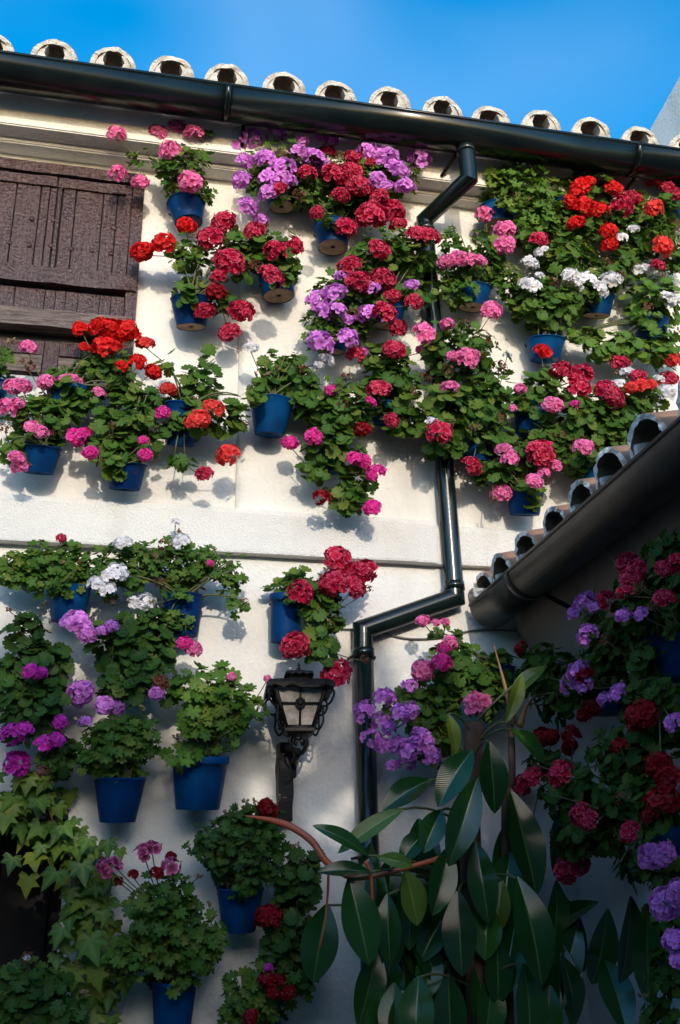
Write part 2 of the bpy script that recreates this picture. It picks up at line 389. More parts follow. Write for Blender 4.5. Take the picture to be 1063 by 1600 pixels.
def pan_mesh(length, r, th, flip=False):
    bm = bmesh.new(); n = 10; rows = []
    for j in range(3):
        y = length*j/2; row = []
        for rad in (r, r-th):
            for k in range(n+1):
                a = math.pi+math.pi*(.08+.84*k/n); row.append(bm.verts.new((rad*math.cos(a), y, rad*math.sin(a))))
        rows.append(row)
    for a, b in zip(rows, rows[1:]):
        for o in (0, n+1):
            for k in range(n): bm.faces.new((a[o+k], a[o+k+1], b[o+k+1], b[o+k])).smooth = True
    a = rows[0]
    for k in range(n): bm.faces.new((a[k], a[k+1], a[n+1+k+1], a[n+1+k]))
    bmesh.ops.recalc_face_normals(bm, faces=bm.faces)
    me = bpy.data.meshes.new('pan_tile'); bm.to_mesh(me); bm.free(); me.materials.append(TILE); return me
panA = pan_mesh(.50, .10, .018)
R_ = random.Random(3)
for k in range(-6, 17):
    x = X0 + PER*k
    for j in range(3):
        y = 3.655 + j*.40; z = 5.252 + (y-3.655)*TAN - j*.004
        o = bpy.data.objects.new('roof_tile', covA[(k*5+j*3) % 6]); link(o, roofA)
        o.location = (x+R_.uniform(-.012, .012), y+R_.uniform(-.015, .015), z+R_.uniform(-.012, .012)+.02*(j > 0)); o.rotation_euler = (math.atan(TAN)*.7, R_.uniform(-.05, .05), R_.uniform(-.03, .03))
        o = bpy.data.objects.new('pan_tile', panA); link(o, roofA)
        o.location = (x+PER/2, y+.015, z+.015-.01*(j == 0)); o.rotation_euler = (math.atan(TAN), 0, 0)
bm = bmesh.new()
v = [bm.verts.new(p) for p in ((-4.5, 3.845, 5.215), (4.2, 3.845, 5.215), (4.2, 8, 5.212+4.1*TAN), (-4.5, 8, 5.212+4.1*TAN), (-4.5, 8, 5.0), (4.2, 8, 5.0), (-4.5, 3.9, 5.2105), (4.2, 3.9, 5.2105))]
bm.faces.new((v[0], v[1], v[2], v[3])); bm.faces.new((v[3], v[2], v[5], v[4]))
mesh_obj('roof_deck', bm, TERRA, roofA)
# the parapet of the neighbouring block above the eave's end
bm = bevbox(2.95, 3.3, 3.95, 9.0, 5.25, 6.10, .015, 2)
for vv in bm.verts:
    if vv.co.z > 6: vv.co.z += (4.4-vv.co.y)*.14
par = mesh_obj('parapet_wall', bm, WHITE); tag(par, 'pale parapet wall with slanting top rising beyond the end of the tiled eave', 'wall')

# ------------------------------------------------------------------ gutters and pipes
def gutter(bm, a, b, r, n=18, th=.006):
    a = Vector(a); b = Vector(b); d = (b-a).normalized(); s = d.cross(Vector((0, 0, 1))).normalized()
    rows = []
    for p in (a, b):
        row = []
        for rad in (r, r-th):
            for k in range(n+1):
                an = math.pi + math.pi*k/n; row.append(bm.verts.new(p + s*rad*math.cos(an) + Vector((0, 0, rad*math.sin(an)))))
        rows.append(row)
    for o in (0, n+1):
        for k in range(n): bm.faces.new((rows[0][o+k], rows[0][o+k+1], rows[1][o+k+1], rows[1][o+k])).smooth = True
    for k in (0, n): bm.faces.new((rows[0][k], rows[0][n+1+k], rows[1][n+1+k], rows[1][k]))
    for q in rows: bm.faces.new([q[k] for k in range(n+1)] if q is rows[1] else [q[n-k] for k in range(n+1)])
    for e in ((s*(r-.004), s*-(r-.004)) if (b-a).length > .1 else ()): tube(bm, [a+e, b+e], .009, 8)
    bmesh.ops.recalc_face_normals(bm, faces=bm.faces)
GY, GZ, GR = 3.695, 5.199, .100
gutA = empty('roof_gutter', (.9, GY, GZ-GR), 'dark green half round gutter running under the high tiled eave', 'gutter')
xs = [-3.5, .275, 2.36, 4.1]
for xa, xb in zip(xs, xs[1:]):
    bm = bmesh.new(); gutter(bm, (xa+.001, GY, GZ+.0), (xb-.001, GY, GZ+.0), GR); mesh_obj('trough', bm, GUTTER, gutA)
for xj in xs[1:-1]:
    bm = bmesh.new(); gutter(bm, (xj-.012, GY, GZ+.001), (xj+.012, GY, GZ+.001), GR+.002); mesh_obj('joint_collar', bm, GUTTER, gutA)
for (px, py, qx, qy) in ((384, 150, 377, 246), (719, 232, 684, 284), (998, 268, 975, 302)):
    A = atY(px, py, GY+.03); A.z = max(A.z, GZ-GR+.02); B = atY(qx, qy, 3.985)
    M_ = atY(px+(qx-px)*.8, py+(qy-py)*.8, 3.826); bm = bmesh.new(); tube(bm, [A, M_, B], .009, 8); mesh_obj('stay_rod', bm, IRON, gutA)

pipe = empty('drain_pipe', (1.0, 3.94, 1.0), 'dark green drainpipe zigzagging down the white wall from the high gutter', 'drainpipe')
e1 = atY(733, 279, GY); e2 = atY(664, 344, 3.94); e3 = atY(711, 934, 3.94); e4 = atY(567, 984, 3.94)
top = Vector((e1.x-.004, GY, GZ-GR+.02)); e2x = e3.x-.03; e2.x = (e2.x*1.0)
RP = .0425
segs = [('drop', [top, e1, e1.lerp(e2, .5)]), ]
bm = bmesh.new(); tube(bm, [top, e1, e2, e2+(e3-e2)*.62], RP, 24, sharp=True); mesh_obj('upper_pipe', bm, PIPE, pipe)
mid = e2+(e3-e2)*.62
bm = bmesh.new(); tube(bm, [mid+(e2-mid).normalized()*-.001, e3, e4, e4+Vector((0, 0, -.10))], RP, 24, sharp=True); mesh_obj('elbow_pipe', bm, PIPE, pipe)
bm = bmesh.new(); tube(bm, [e4+Vector((0, 0, -.1005)), Vector((e4.x+.002, 3.94, .02))], RP-.001, 20); mesh_obj('lower_pipe', bm, PIPE, pipe)
def ring(bm, p, d, r, h, n=20):
    tube(bm, [p-d*h/2, p+d*h/2], r, n)
vd = (e3-e2).normalized()
for p, d in ((e2+vd*.06, vd), (mid, vd), (e3-vd*.05, vd), (e4+Vector((0, 0, -.10)), Vector((0, 0, -1))), (Vector((e4.x, 3.94, 1.6)), Vector((0, 0, -1))), (top+Vector((0, 0, -.03)), (e1-top).normalized())):
    bm = bmesh.new(); ring(bm, p, d, RP+.004, .035); co = mesh_obj('collar', bm, PIPE, pipe)
for p in (mid-vd*.35+Vector((0, 0, 0)), mid+vd*.03, e4+Vector((0, 0, -.115)), e4+Vector((0, 0, -.9))):
    bm = bmesh.new(); tube(bm, [p+Vector((-RP-.006, 0, 0)), p+Vector((-RP-.012, .05, 0))], .006, 6); tube(bm, [p+Vector((RP+.006, 0, 0)), p+Vector((RP+.012, .05, 0))], .006, 6)
    ring(bm, p, Vector((0, 0, 1)), RP+.0035, .012); mesh_obj('wall_clip', bm, IRON, pipe)

# ------------------------------------------------------------------ the lower wing
wing = empty('side_wing', (WX, 2.0, 0), 'low whitewashed wing with terracotta tiled eave meeting the tall wall', 'building')
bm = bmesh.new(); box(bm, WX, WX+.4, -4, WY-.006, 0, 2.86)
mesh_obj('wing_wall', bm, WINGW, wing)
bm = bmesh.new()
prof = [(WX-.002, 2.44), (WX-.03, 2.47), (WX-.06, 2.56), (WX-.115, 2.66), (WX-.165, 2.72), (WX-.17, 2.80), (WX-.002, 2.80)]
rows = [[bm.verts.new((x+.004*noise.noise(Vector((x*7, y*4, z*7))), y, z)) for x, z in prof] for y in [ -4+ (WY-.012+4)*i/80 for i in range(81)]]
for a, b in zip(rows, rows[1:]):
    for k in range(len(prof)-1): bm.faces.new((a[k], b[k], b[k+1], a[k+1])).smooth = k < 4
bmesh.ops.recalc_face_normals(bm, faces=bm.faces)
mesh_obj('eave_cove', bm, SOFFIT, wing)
roofB = empty('roof', (0, 0, 0)); roofB.parent = wing; roofB.location = (-WX, -2.0, 0)
TB = math.tan(math.radians(15))
panB = pan_mesh(.50, .092, .016)
k = 0
yk = 3.915
while yk > -.6:
    for j in range(3):
        x = 1.475+j*.40; z = 2.868+(x-1.49)*TB
        o = bpy.data.objects.new('roof_tile', covB[(k*3+j) % 5]); link(o, roofB)
        o.rotation_euler = (math.atan(TB), R_.uniform(-.05, .05), -math.pi/2 + R_.uniform(-.04, .04)); o.location = (x+R_.uniform(-.02, .012), yk+R_.uniform(-.01, .01), z+.02*(j > 0)+R_.uniform(-.006, .006))
        o = bpy.data.objects.new('pan_tile', panB); link(o, roofB)
        o.rotation_euler = (math.atan(TB), 0, -math.pi/2); o.location = (x+.01, yk-.125, z+.012)
    yk -= .25; k += 1
bm = bmesh.new()
vv = [bm.verts.new(p) for p in ((1.62, -4, 2.803), (1.62, WY-.01, 2.803), (3.4, WY-.01, 2.803+1.78*TB), (3.4, -4, 2.803+1.78*TB))]
bm.faces.new(vv); mesh_obj('roof_deck', bm, TERRA, roofB)
bm = bevbox(1.42, 1.66, 3.93, 3.99, 2.86, 2.905, .01, 2); wobble(bm, .012, 9, 4); mesh_obj('mortar_fillet', bm, TILE, roofB)
gutB = empty('wing_gutter', (1.49, 3.0, 2.70), 'black weathered gutter with end cap along the low wing eave', 'gutter')
gx, gz = 1.505, 2.825
ys = [3.945, 3.50, 1.2, -2.5]
for ya, yb in zip(ys, ys[1:]):
    bm = bmesh.new(); gutter(bm, (gx, ya-.001, gz), (gx, yb+.001, gz), .098); mesh_obj('trough', bm, GUTTER_B, gutB)
for yj in ys[1:-1]:
    bm = bmesh.new(); gutter(bm, (gx, yj+.02, gz+.001), (gx, yj-.02, gz+.001), .102); mesh_obj('joint_collar', bm, GUTTER_B, gutB)
bm = bmesh.new(); tube(bm, [(gx+.02, 3.45, gz-.09), (1.79, 3.47, 2.62)], .010, 8); mesh_obj('stay_rod', bm, IRON, gutB)

# ------------------------------------------------------------------ the house across the patio, whose roof shades the foot of the wall
OPY = -6.0; SHZ = 1.75
oph = SHZ + (WY-OPY)*math.tan(SUN_EL)
OCHRE = plaster('ochre_plaster', (.46, .40, .32), (.38, .32, .25), 40, .006)
bm = bmesh.new(); box(bm, -12, 12, OPY-5, OPY, 0, oph)
tag(mesh_obj('opposite_house_wall', bm, OCHRE), kind='structure', label='plain house wall across the patio, lower than the flower wall')
bm = bmesh.new(); box(bm, -5.5, -2.6, OPY+.01, WY-.12, 0, 3.5)  # unseen wall added to dim the skylight on the lower wall
tag(mesh_obj('added_side_wall', bm, OCHRE), kind='structure', label='plain unseen wall added opposite the wing to cut skylight on the lower wall')
# unseen leaves added along the far roof edge to break up the shade line
bm = bmesh.new(); Rt = random.Random(9)
for i in range(1900):
    x = Rt.uniform(-4, 5); cl = .75+.8*noise.noise(Vector((x*1.3, 4.2, 0))); P = Vector((x, OPY-.3+Rt.uniform(-.4, .4), oph+(Rt.random()**1.5)*cl*1.3-.08))
    n = Vector((Rt.gauss(0, 1), -1.2+Rt.gauss(0, .6), Rt.gauss(0, 1))).normalized(); t = n.orthogonal().normalized(); b_ = n.cross(t); q = Rt.uniform(.05, .11)
    bm.faces.new([bm.verts.new(P+t*q*u+b_*q*v) for u, v in ((-1, -.1), (-.3, -.7), (.8, -.4), (1.1, .2), (.3, .8), (-.7, .6))])
tag(mesh_obj('added_dapple_leaves', bm, LEAF_D), kind='stuff', label='loose unseen leaves added along the opposite roof edge to dapple the shade')

# ------------------------------------------------------------------ shuttered window
win = empty('shutter_window', (-.5, 0, 3.8)); win.parent = house; win.location = (-1.0, -.02, 3.8)
def part(name, bm, mat, smooth=False): return mesh_obj(name, bm, mat, win, smooth)
WXL, WXR = -1.08, -.083
YF = WY-.035
zt = 4.925
def plank(x0, x1, y0, y1, z0, z1, mat=WOOD, b=.005, wob=.004, name='plank', seed=1):
    bm = bmesh.new(); box(bm, x0, x1, y0, y1, z0, z1); bmesh.ops.recalc_face_normals(bm, faces=bm.faces)
    lng = [e for e in bm.edges]
    bmesh.ops.subdivide_edges(bm, edges=[e for e in lng if (e.verts[0].co-e.verts[1].co).length > .12], cuts=10, use_grid_fill=True)
    wobble(bm, wob, 9, seed)
    return part(name, bm, mat)
plank(-.135, WXR, YF, WY+.02, 3.80, 4.863, name='jamb', seed=2)
plank(WXL, WXR, YF-.002, WY+.02, 4.866, zt, name='head_rail', seed=3)
part('recess', bevbox(WXL, -.13, WY-.003, WY+.02, 3.80, 4.87, .001), HOLE)  # black sheet on the wall, painted as the shade behind the boards
YS = WY-.014
# shutter leaves above the rail: (x0,x1)
edges = [-1.05, -.93, -.80, -.665, -.555, -.515, -.482, -.455, -.395, -.270, -.205, -.142]
R2 = random.Random(5)
zr = 4.285
for i, (a, b) in enumerate(zip(edges, edges[1:])):
    gap = .0035 if i not in (6,) else .006
    plank(a+gap, b-gap, YS+R2.uniform(-.003, .002)-.004, WY+.01, zr+.055, 4.852, wob=.002, seed=10+i)
plank(-.478, -.142, YS-.014, YS-.0045, 4.80, 4.853, name='shutter_rail', wob=.003, seed=33)
plank(-1.05, -.486, YS-.014, YS-.0045, 4.80, 4.853, name='shutter_rail', wob=.003, seed=34)
plank(-.165, -.140, YS-.015, YS-.004, zr+.056, 4.80, name='shutter_stile', wob=.002, seed=36)
for (px, py) in ((50, 342), (14.5, 379), (46, 383), (42, 428), (83.5, 344), (80, 384), (75.5, 430), (111.5, 389), (143.5, 391), (178, 356), (173.5, 396), (172, 440), (26, 418)):
    P = atY(px, py, YS-.004); bm = bmesh.new()
    bmesh.ops.create_icosphere(bm, subdivisions=2, radius=.0135)
    for v in bm.verts: v.co.y *= .6
    bmesh.ops.translate(bm, verts=bm.verts, vec=P); mesh_obj('stud', bm, WOOD, win, True)
plank(WXL, -.090, YF-.012, WY+.0, zr-.035, zr+.052, WOOD, name='middle_rail', wob=.009, seed=40)
for i, (a, b) in enumerate(((-1.05, -.62), (-.615, -.49), (-.486, -.445), (-.441, -.40), (-.396, -.345), (-.341, -.25), (-.246, -.20), (-.196, -.14))):
    plank(a, b, YS+.002, WY+.01, 4.085, zr-.05, wob=.003, seed=50+i)
plank(WXL, -.094, YF-.045, WY+.0, 4.005, 4.09, BEAM, name='sill_beam', wob=.010, seed=61)
for i, (a, b, z0, z1) in enumerate(((-1.05, -.47, 3.90, 3.965), (-.465, -.405, 3.81, 3.97), (-.40, -.31, 3.90, 3.97), (-.305, -.24, 3.90, 3.965), (-.235, -.14, 3.90, 3.96), (-1.05, -.47, 3.81, 3.893), (-.40, -.31, 3.81, 3.893), (-.305, -.14, 3.81, 3.893))):
    plank(a, b, YS, WY+.01, z0, z1, BEAM if z1 < 3.9 else WOOD, wob=.005, seed=70+i)

# ------------------------------------------------------------------ wall lantern
LP = atY(467, 1095, 3.80); LX, LZ0 = LP.x, 0
lz = lambda py: atY(467, py, 3.80).z
lan = empty('wall_lantern', (LX-.03, 3.99, lz(1290)), 'black wrought iron lantern with dirty panes on a dark timber bracket', 'lantern')
LYc = 3.80; ROT = math.radians(-5)
def lrot(v):
    v = Vector(v); c, s = math.cos(ROT), math.sin(ROT)
    return Vector((LX+v.x*c-v.y*s, LYc+v.x*s+v.y*c, v.z))
z_ft, z_fb = lz(1077), lz(1139)      # glass frame top / bottom
ht, hb = .098, .050
def quadframe(bm, z0, z1, h0, h1, t):
    for s in range(4):
        a = math.pi/2*s
        def P(u, h, z): return lrot((u*math.cos(a)-h*math.sin(a)*-1*-1 if False else u*math.cos(a)+h*math.sin(a), u*math.sin(a)-h*math.cos(a), z))
        tube(bm, [P(-h0, h0, z0), P(-h1, h1, z1)], t, 6)
        tube(bm, [P(-h0, h0, z0), P(h0, h0, z0)], t, 6); tube(bm, [P(-h1, h1, z1), P(h1, h1, z1)], t*1.1, 6)
bm = bmesh.new(); quadframe(bm, z_fb, z_ft, hb, ht, .008); mesh_obj('frame', bm, IRON, lan)
GLASS, N_, L_, P_ = newmat('dirty_opal_glass')
c, _ = noise_mix(N_, L_, (.36, .33, .29), (.20, .17, .14), 30, 5); L_.new(c, P_.inputs['Base Color']); P_.inputs['Roughness'].default_value = .35
for s in range(4):
    a = math.pi/2*s
    def P(u, h, z): return lrot((u*math.cos(a)+h*math.sin(a), u*math.sin(a)-h*math.cos(a), z))
    bm = bmesh.new(); q = []
    for th in (0, -.004):
        q.append([bm.verts.new(P(u*h, h-.003+th, z)) for u, h, z in ((-.97, hb, z_fb), (.97, hb, z_fb), (.97, ht, z_ft), (-.97, ht, z_ft))])
    bm.faces.new(q[0]); bm.faces.new(q[1][::-1])
    for k in range(4): bm.faces.new((q[0][k], q[1][k], q[1][(k+1) % 4], q[0][(k+1) % 4]))
    pn = mesh_obj('pane', bm, GLASS, lan)
    bm = bmesh.new(); zm = z_fb*.45+z_ft*.55; hm = hb*.45+ht*.55
    tube(bm, [P(0, hb+.003, z_fb), P(0, ht+.003, z_ft)], .0045, 6); tube(bm, [P(-hm, hm+.003, zm), P(hm, hm+.003, zm)], .0045, 6)
    for k in range(10):
        an = math.pi*2*k/10; cc = P(.016*math.cos(an), hm+.006, zm+.016*math.sin(an)); r_ = bmesh.ops.create_icosphere(bm, subdivisions=1, radius=.0065); bmesh.ops.translate(bm, verts=r_['verts'], vec=cc)
    r_ = bmesh.ops.create_icosphere(bm, subdivisions=2, radius=.013); bmesh.ops.translate(bm, verts=r_['verts'], vec=P(0, hm+.004, zm))
    mesh_obj('glazing_bar', bm, IRON, lan)
def sqring(bm, specs):
    rings = []
    for h, z, sc in specs:
        ring_ = []
        for s in range(4):
            for k in range(8):
                a = math.pi/2*s; u = -h+2*h*k/8; dz = sc*(abs(math.sin(math.pi*k/8*4))-.5)
                ring_.append(bm.verts.new(lrot((u*math.cos(a)+h*math.sin(a), u*math.sin(a)-h*math.cos(a), z+dz))))
        rings.append(ring_)
    for a, b in zip(rings, rings[1:]):
        for k in range(32): bm.faces.new((a[k], a[(k+1) % 32], b[(k+1) % 32], b[k]))
    bm.faces.new(rings[0][::-1]); bm.faces.new(rings[-1])
bm = bmesh.new(); sqring(bm, [(ht+.03, z_ft-.012, .012), (ht+.032, z_ft+.002, .004), (ht+.02, z_ft+.014, 0), (ht-.02, z_ft+.026, 0), (.032, z_ft+.034, 0)]); mesh_obj('roof', bm, IRON, lan)
bm = bmesh.new(); sqring(bm, [(.030, z_ft+.030, 0), (.030, z_ft+.052, 0), (.056, z_ft+.050, .008), (.050, z_ft+.062, .0), (.018, z_ft+.072, 0), (.006, z_ft+.076, 0)]); mesh_obj('vent_cap', bm, IRON, lan)
bm = bmesh.new(); rr = lathe(bm, [(.004, 0), (.009, .008), (.004, .014), (.007, .019), (.0015, .032)], 8)
for v in bm.verts: v.co = lrot((v.co.x, v.co.y, v.co.z+z_ft+.074))
mesh_obj('finial', bm, IRON, lan)
bm = bmesh.new(); sqring(bm, [(hb-.006, z_fb-.024, 0), (hb+.006, z_fb-.016, .0), (hb+.006, z_fb-.004, 0), (hb, z_fb+.0, 0)]); mesh_obj('base_tray', bm, IRON, lan)
def scroll(bm, pts, r=.0042): tube(bm, catmull([lrot(p) for p in pts], 5), r, 6)
for sx in (-1, 1):
    for sy in (-1, 1):
        def Q(o, z): return (sx*o, sy*o, z)
        H = z_ft-z_fb; bm = bmesh.new()
        scroll(bm, [Q(ht+.000, z_ft-.03), Q(ht+.008, z_ft-.02), Q(ht+.020, z_ft-.022), Q(ht+.026, z_ft-.04), Q(ht+.014, z_ft-.07), Q(ht*.75+hb*.25+.005, z_fb+H*.45)])
        scroll(bm, [Q(ht*.7+hb*.3+.003, z_fb+H*.50), Q(hb+.035, z_fb+H*.28), Q(hb+.036, z_fb+.015), Q(hb+.022, z_fb-.012), Q(hb+.008, z_fb-.002), Q(hb+.012, z_fb+.014), Q(hb+.022, z_fb+.012)])
        mesh_obj('scroll', bm, IRON, lan)
bm = bmesh.new(); zb = z_fb-.022
for s in range(4):
    a = math.pi/2*s+.6
    scroll(bm, [(.034*math.cos(a), .034*math.sin(a), zb), (.044*math.cos(a), .044*math.sin(a), zb-.03), (.026*math.cos(a), .026*math.sin(a), zb-.062), (.004, .0, zb-.075)], .005)
    scroll(bm, [(.004*math.cos(a), .004*math.sin(a), zb-.02), (.018*math.cos(a), .018*math.sin(a), zb-.012), (.028*math.cos(a), .028*math.sin(a), zb-.026), (.016*math.cos(a), .016*math.sin(a), zb-.038), (.012*math.cos(a), .012*math.sin(a), zb-.026)], .0035)
mesh_obj('cradle', bm, IRON, lan)
px0, px1 = atY(434, 1220, 3.95).x, atY(457, 1220, 3.95).x
bm = bevbox(px0, px1, 3.925, 3.997, atY(446, 1283, 3.93).z, atY(446, 1160, 3.93).z, .004, 2)
bmesh.ops.subdivide_edges(bm, edges=[e for e in bm.edges if e.calc_length() > .2], cuts=12, use_grid_fill=True); wobble(bm, .007, 14, 3)
mesh_obj('bracket_post', bm, IRON, lan)
bm = bmesh.new(); za = atY(450, 1180, 3.93).z
tube(bm, catmull([(px1-.02, 3.95, za-.07), (px1+.004, 3.92, za-.03), (LX-.004, LYc+.07, zb-.085), (LX, LYc+.01, zb-.07)], 6), .012, 8)
tube(bm, [(px0+.02, 3.95, za+.035), (LX, LYc, zb-.062)], .011, 8)
mesh_obj('bracket_arm', bm, IRON, lan)
bm = bevbox(px1-.004, px1+.014, 3.93, 3.985, za-.085, za-.01, .004, 1); mesh_obj('bracket_block', bm, IRON, lan)
#PLANTS#
# ------------------------------------------------------------------ leaves
def leaf_data(kind, seed):
    """unit leaf in the XY plane, stalk at the origin, facing +Z: verts, faces, rr"""
    R = random.Random(seed); V = []; Fc = []; rr = []
    if kind in ('round', 'ivyger', 'cut'):
        nl = {'round': 9, 'ivyger': 5, 'cut': 7}[kind]; depth = {'round': .17, 'ivyger': .36, 'cut': .36}[kind]
        span = math.radians({'round': 332, 'ivyger': 300, 'cut': 318}[kind])
        n = nl*4; V.append((0, 0, 0)); rr.append(.5); cup = R.choice((-.22, .12, .24, .38, .46)); fold = R.uniform(.03, .08)
        for ringi, f in ((0, .52), (1, 1.0)):
            for k in range(n+1):
                t = k/n; a = -span/2+span*t+math.pi/2; ph = math.cos(2*math.pi*t*nl)      # -1 at the lobe tips
                fr_ = abs(((t*nl) % 1.0)-.5)*2; lob = (1-fr_)**(.55 if kind == 'round' else .8)
                r = (1-depth+depth*lob)*f*(1+.14*math.sin(a)) * (1+R.uniform(-.03, .03))
                if ringi: r *= 1+(.06 if k % 2 else -.03)
                z = cup*f*f*.55 + (fold*f*(lob-.5)*1.3) + (R.uniform(-.03, .03) if ringi else 0)
                V.append((.5*r*math.cos(a), .5*r*math.sin(a), .5*z)); rr.append((.08 if ringi else .22)*(.3 if lob < .5 else 1))
        m_ = n+1
        for k in range(n):
            Fc.append((0, 1+k, 2+k)); Fc.append((1+k, 1+m_+k, 2+m_+k, 2+k))
    elif kind == 'ivy':
        # five pointed lobes
        pts = [(-.10, -.12), (-.34, -.20), (-.50, -.06), (-.36, .10), (-.52, .34), (-.26, .38), (0, .92), (.26, .38), (.52, .34), (.36, .10), (.50, -.06), (.34, -.20), (.10, -.12)]
        V.append((0, 0, 0)); rr.append(.9)
        inner = [(x*.5, y*.5) for x, y in pts]
        for j, P in enumerate((inner, pts)):
            for i, (x, y) in enumerate(P):
                tip = i in (2, 4, 6, 8, 10)
                z = -.10*(x*x+y*y) + (-.035 if tip else .03)*(j+.6) + R.uniform(-.015, .015)
                V.append((x*(1+R.uniform(-.06, .06)), y*(1+R.uniform(-.06, .06)), z)); rr.append((.65 if tip and j == 0 else .12 if j == 0 else .0))
        n = len(pts)
        for k in range(n-1):
            Fc.append((0, 1+k+1, 1+k)); Fc.append((1+k, 2+k, 1+n+k+1, 1+n+k))
    V = [Vector(v) for v in V]
    return np.array([tuple(v) for v in V]), Fc, np.array(rr)
def leaf_mesh(name, D, mat):
    V, Fc, rr = D; me = bpy.data.meshes.new(name); me.from_pydata([tuple(v) for v in V], [], Fc); me.materials.append(mat)
    a = me.attributes.new('rr', 'FLOAT', 'POINT'); a.data.foreach_set('value', rr.astype(np.float32))
    me.polygons.foreach_set('use_smooth', [True]*len(me.polygons)); me.update(); return me
LD = {k: [leaf_data(k, 11*i+len(k)) for i in range(6)] for k in ('round', 'ivyger', 'cut', 'ivy')}
LM = {}
def leaf_meshes(kind, mat):
    key = (kind, mat.name)
    if key not in LM: LM[key] = [leaf_mesh('leaf', d, mat) for d in LD[kind]]
    return LM[key]
def orient(nrm, up, roll):
    n = nrm.normalized(); t = up-n*up.dot(n)
    if t.length < 1e-3: t = Vector((1, 0, 0))-n*n.x
    y = t.normalized(); x = y.cross(n)
    c, s = math.cos(roll), math.sin(roll)
    return Matrix((x*c+y*s, y*c-x*s, n)).transposed()
def merged(name, items, kind, mat, parent, O):
    """many leaves as one mesh; items = (pos, rot3x3, size, variant)"""
    VV = []; FF = []; RR = []; TT = []; off = 0; R = random.Random(len(items))
    for P, M, s, v in items:
        V, Fc, rr = LD[kind][v]; A = np.array(M)
        VV.append(V @ A.T*s + np.array(P-O)); FF += [tuple(i+off for i in f) for f in Fc]; RR.append(rr); TT.append(np.full(len(V), R.random())); off += len(V)
    me = bpy.data.meshes.new(name); me.from_pydata(np.concatenate(VV).tolist(), [], FF); me.materials.append(mat)
    for nme, dat in (('rr', RR), ('tint', TT)):
        a = me.attributes.new(nme, 'FLOAT', 'POINT'); a.data.foreach_set('value', np.concatenate(dat).astype(np.float32))
    me.polygons.foreach_set('use_smooth', [True]*len(me.polygons))
    o = bpy.data.objects.new(name, me); link(o, parent); o['kind'] = 'stuff'; return o

# ------------------------------------------------------------------ flower heads
def umbel_mesh(seed, nfl, npet, ball, fs, flat=.85, mixd=False):
    R = random.Random(seed); V = []; Fc = []; rr = []; tt = []
    ga = math.pi*(3-math.sqrt(5))
    for i in range(nfl):
        z = 1-(1+ball)*(i+.5)/nfl; q = math.sqrt(max(0, 1-z*z)); th = ga*i+R.uniform(-.35, .35)
        d = Vector((q*math.cos(th), q*math.sin(th), z)); c = d*R.uniform(.60, .80); c.z *= flat
        n = (d+Vector((R.uniform(-.35, .35), R.uniform(-.35, .35), R.uniform(-.2, .4)))).normalized()
        M = orient(n, Vector((R.uniform(-1, 1), R.uniform(-1, 1), R.uniform(-1, 1))), R.uniform(0, 6)); tint = R.random()
        for p in range(npet):
            inner = p >= 5; a = 2*math.pi*p/5+(.6 if inner else 0)+R.uniform(-.22, .22); el = R.uniform(.15, .6)+(.5 if inner else 0)
            Ln = fs*R.uniform(.85, 1.1)*(.75 if inner else 1); W = Ln*R.uniform(.42, .55)
            rad = Vector((math.cos(a), math.sin(a), 0)); tan = Vector((-rad.y, rad.x, 0)); up = Vector((0, 0, 1))
            e2 = el-.35
            b0 = rad*.03*fs; m1 = rad*(Ln*.55*math.cos(el))+up*(Ln*.55*math.sin(el)); m2 = m1+rad*(Ln*.45*math.cos(e2))+up*(Ln*.45*math.sin(e2))
            rf = lambda: up*R.uniform(-.12, .12)*Ln
            P = [b0-tan*W*.12, b0+tan*W*.12, m1-tan*W*.9+up*.10*Ln+rf()*.5, m1-up*.05*Ln, m1+tan*W*.9+up*.10*Ln+rf()*.5, m2-tan*W*.75+rf(), m2+rad*Ln*.10+rf(), m2+tan*W*.75+rf()]
            o = len(V)
            for k, x in enumerate(P): V.append(c+M @ x); rr.append((0, 0, .35, .2, .35, .95, 1, .95)[k]); tt.append(tint)
            Fc += [(o, o+1, o+3), (o, o+3, o+2), (o+1, o+4, o+3), (o+2, o+3, o+6, o+5), (o+3, o+4, o+7, o+6)]
    me = bpy.data.meshes.new('flower_head'); me.from_pydata([tuple(v) for v in V], [], Fc)
    for nme, dat in (('rr', rr), ('tint', tt)):
        at = me.attributes.new(nme, 'FLOAT', 'POINT'); at.data.foreach_set('value', np.array(dat, np.float32))
    me.polygons.foreach_set('use_smooth', [True]*len(me.polygons)); me.materials.append(None); return me
UM = {
 'ball': [umbel_mesh(s, 24+3*(s % 3), 8, .62, .40) for s in range(6)],
 'dome': [umbel_mesh(100+s, 17+2*(s % 3), 8, .25, .42, .75) for s in range(5)],
 'loose2': [umbel_mesh(130+s, 14+2*(s % 3), 7, .45, .44, .9) for s in range(5)],
 'flat': [umbel_mesh(160+s, 11+(s % 3), 7, .1, .46, .55) for s in range(4)],
 'loose': [umbel_mesh(30+s, 9+2*(s % 3), 7, .35, .50, .8) for s in range(6)],
 'single': [umbel_mesh(60+s, 5+(s % 3), 5, .0, .62, .6) for s in range(4)],
 'bud': [umbel_mesh(80+s, 9, 4, .6, .30) for s in range(3)],
}
STYLE = {'R': 'ball', 'C': 'ball', 'P': 'ball', 'H': 'ball', 'G': 'ball', 'M': 'loose', 'W': 'flat', 'S': 'ball', 'K': 'ball', 'D': 'bud', 'B': 'single'}

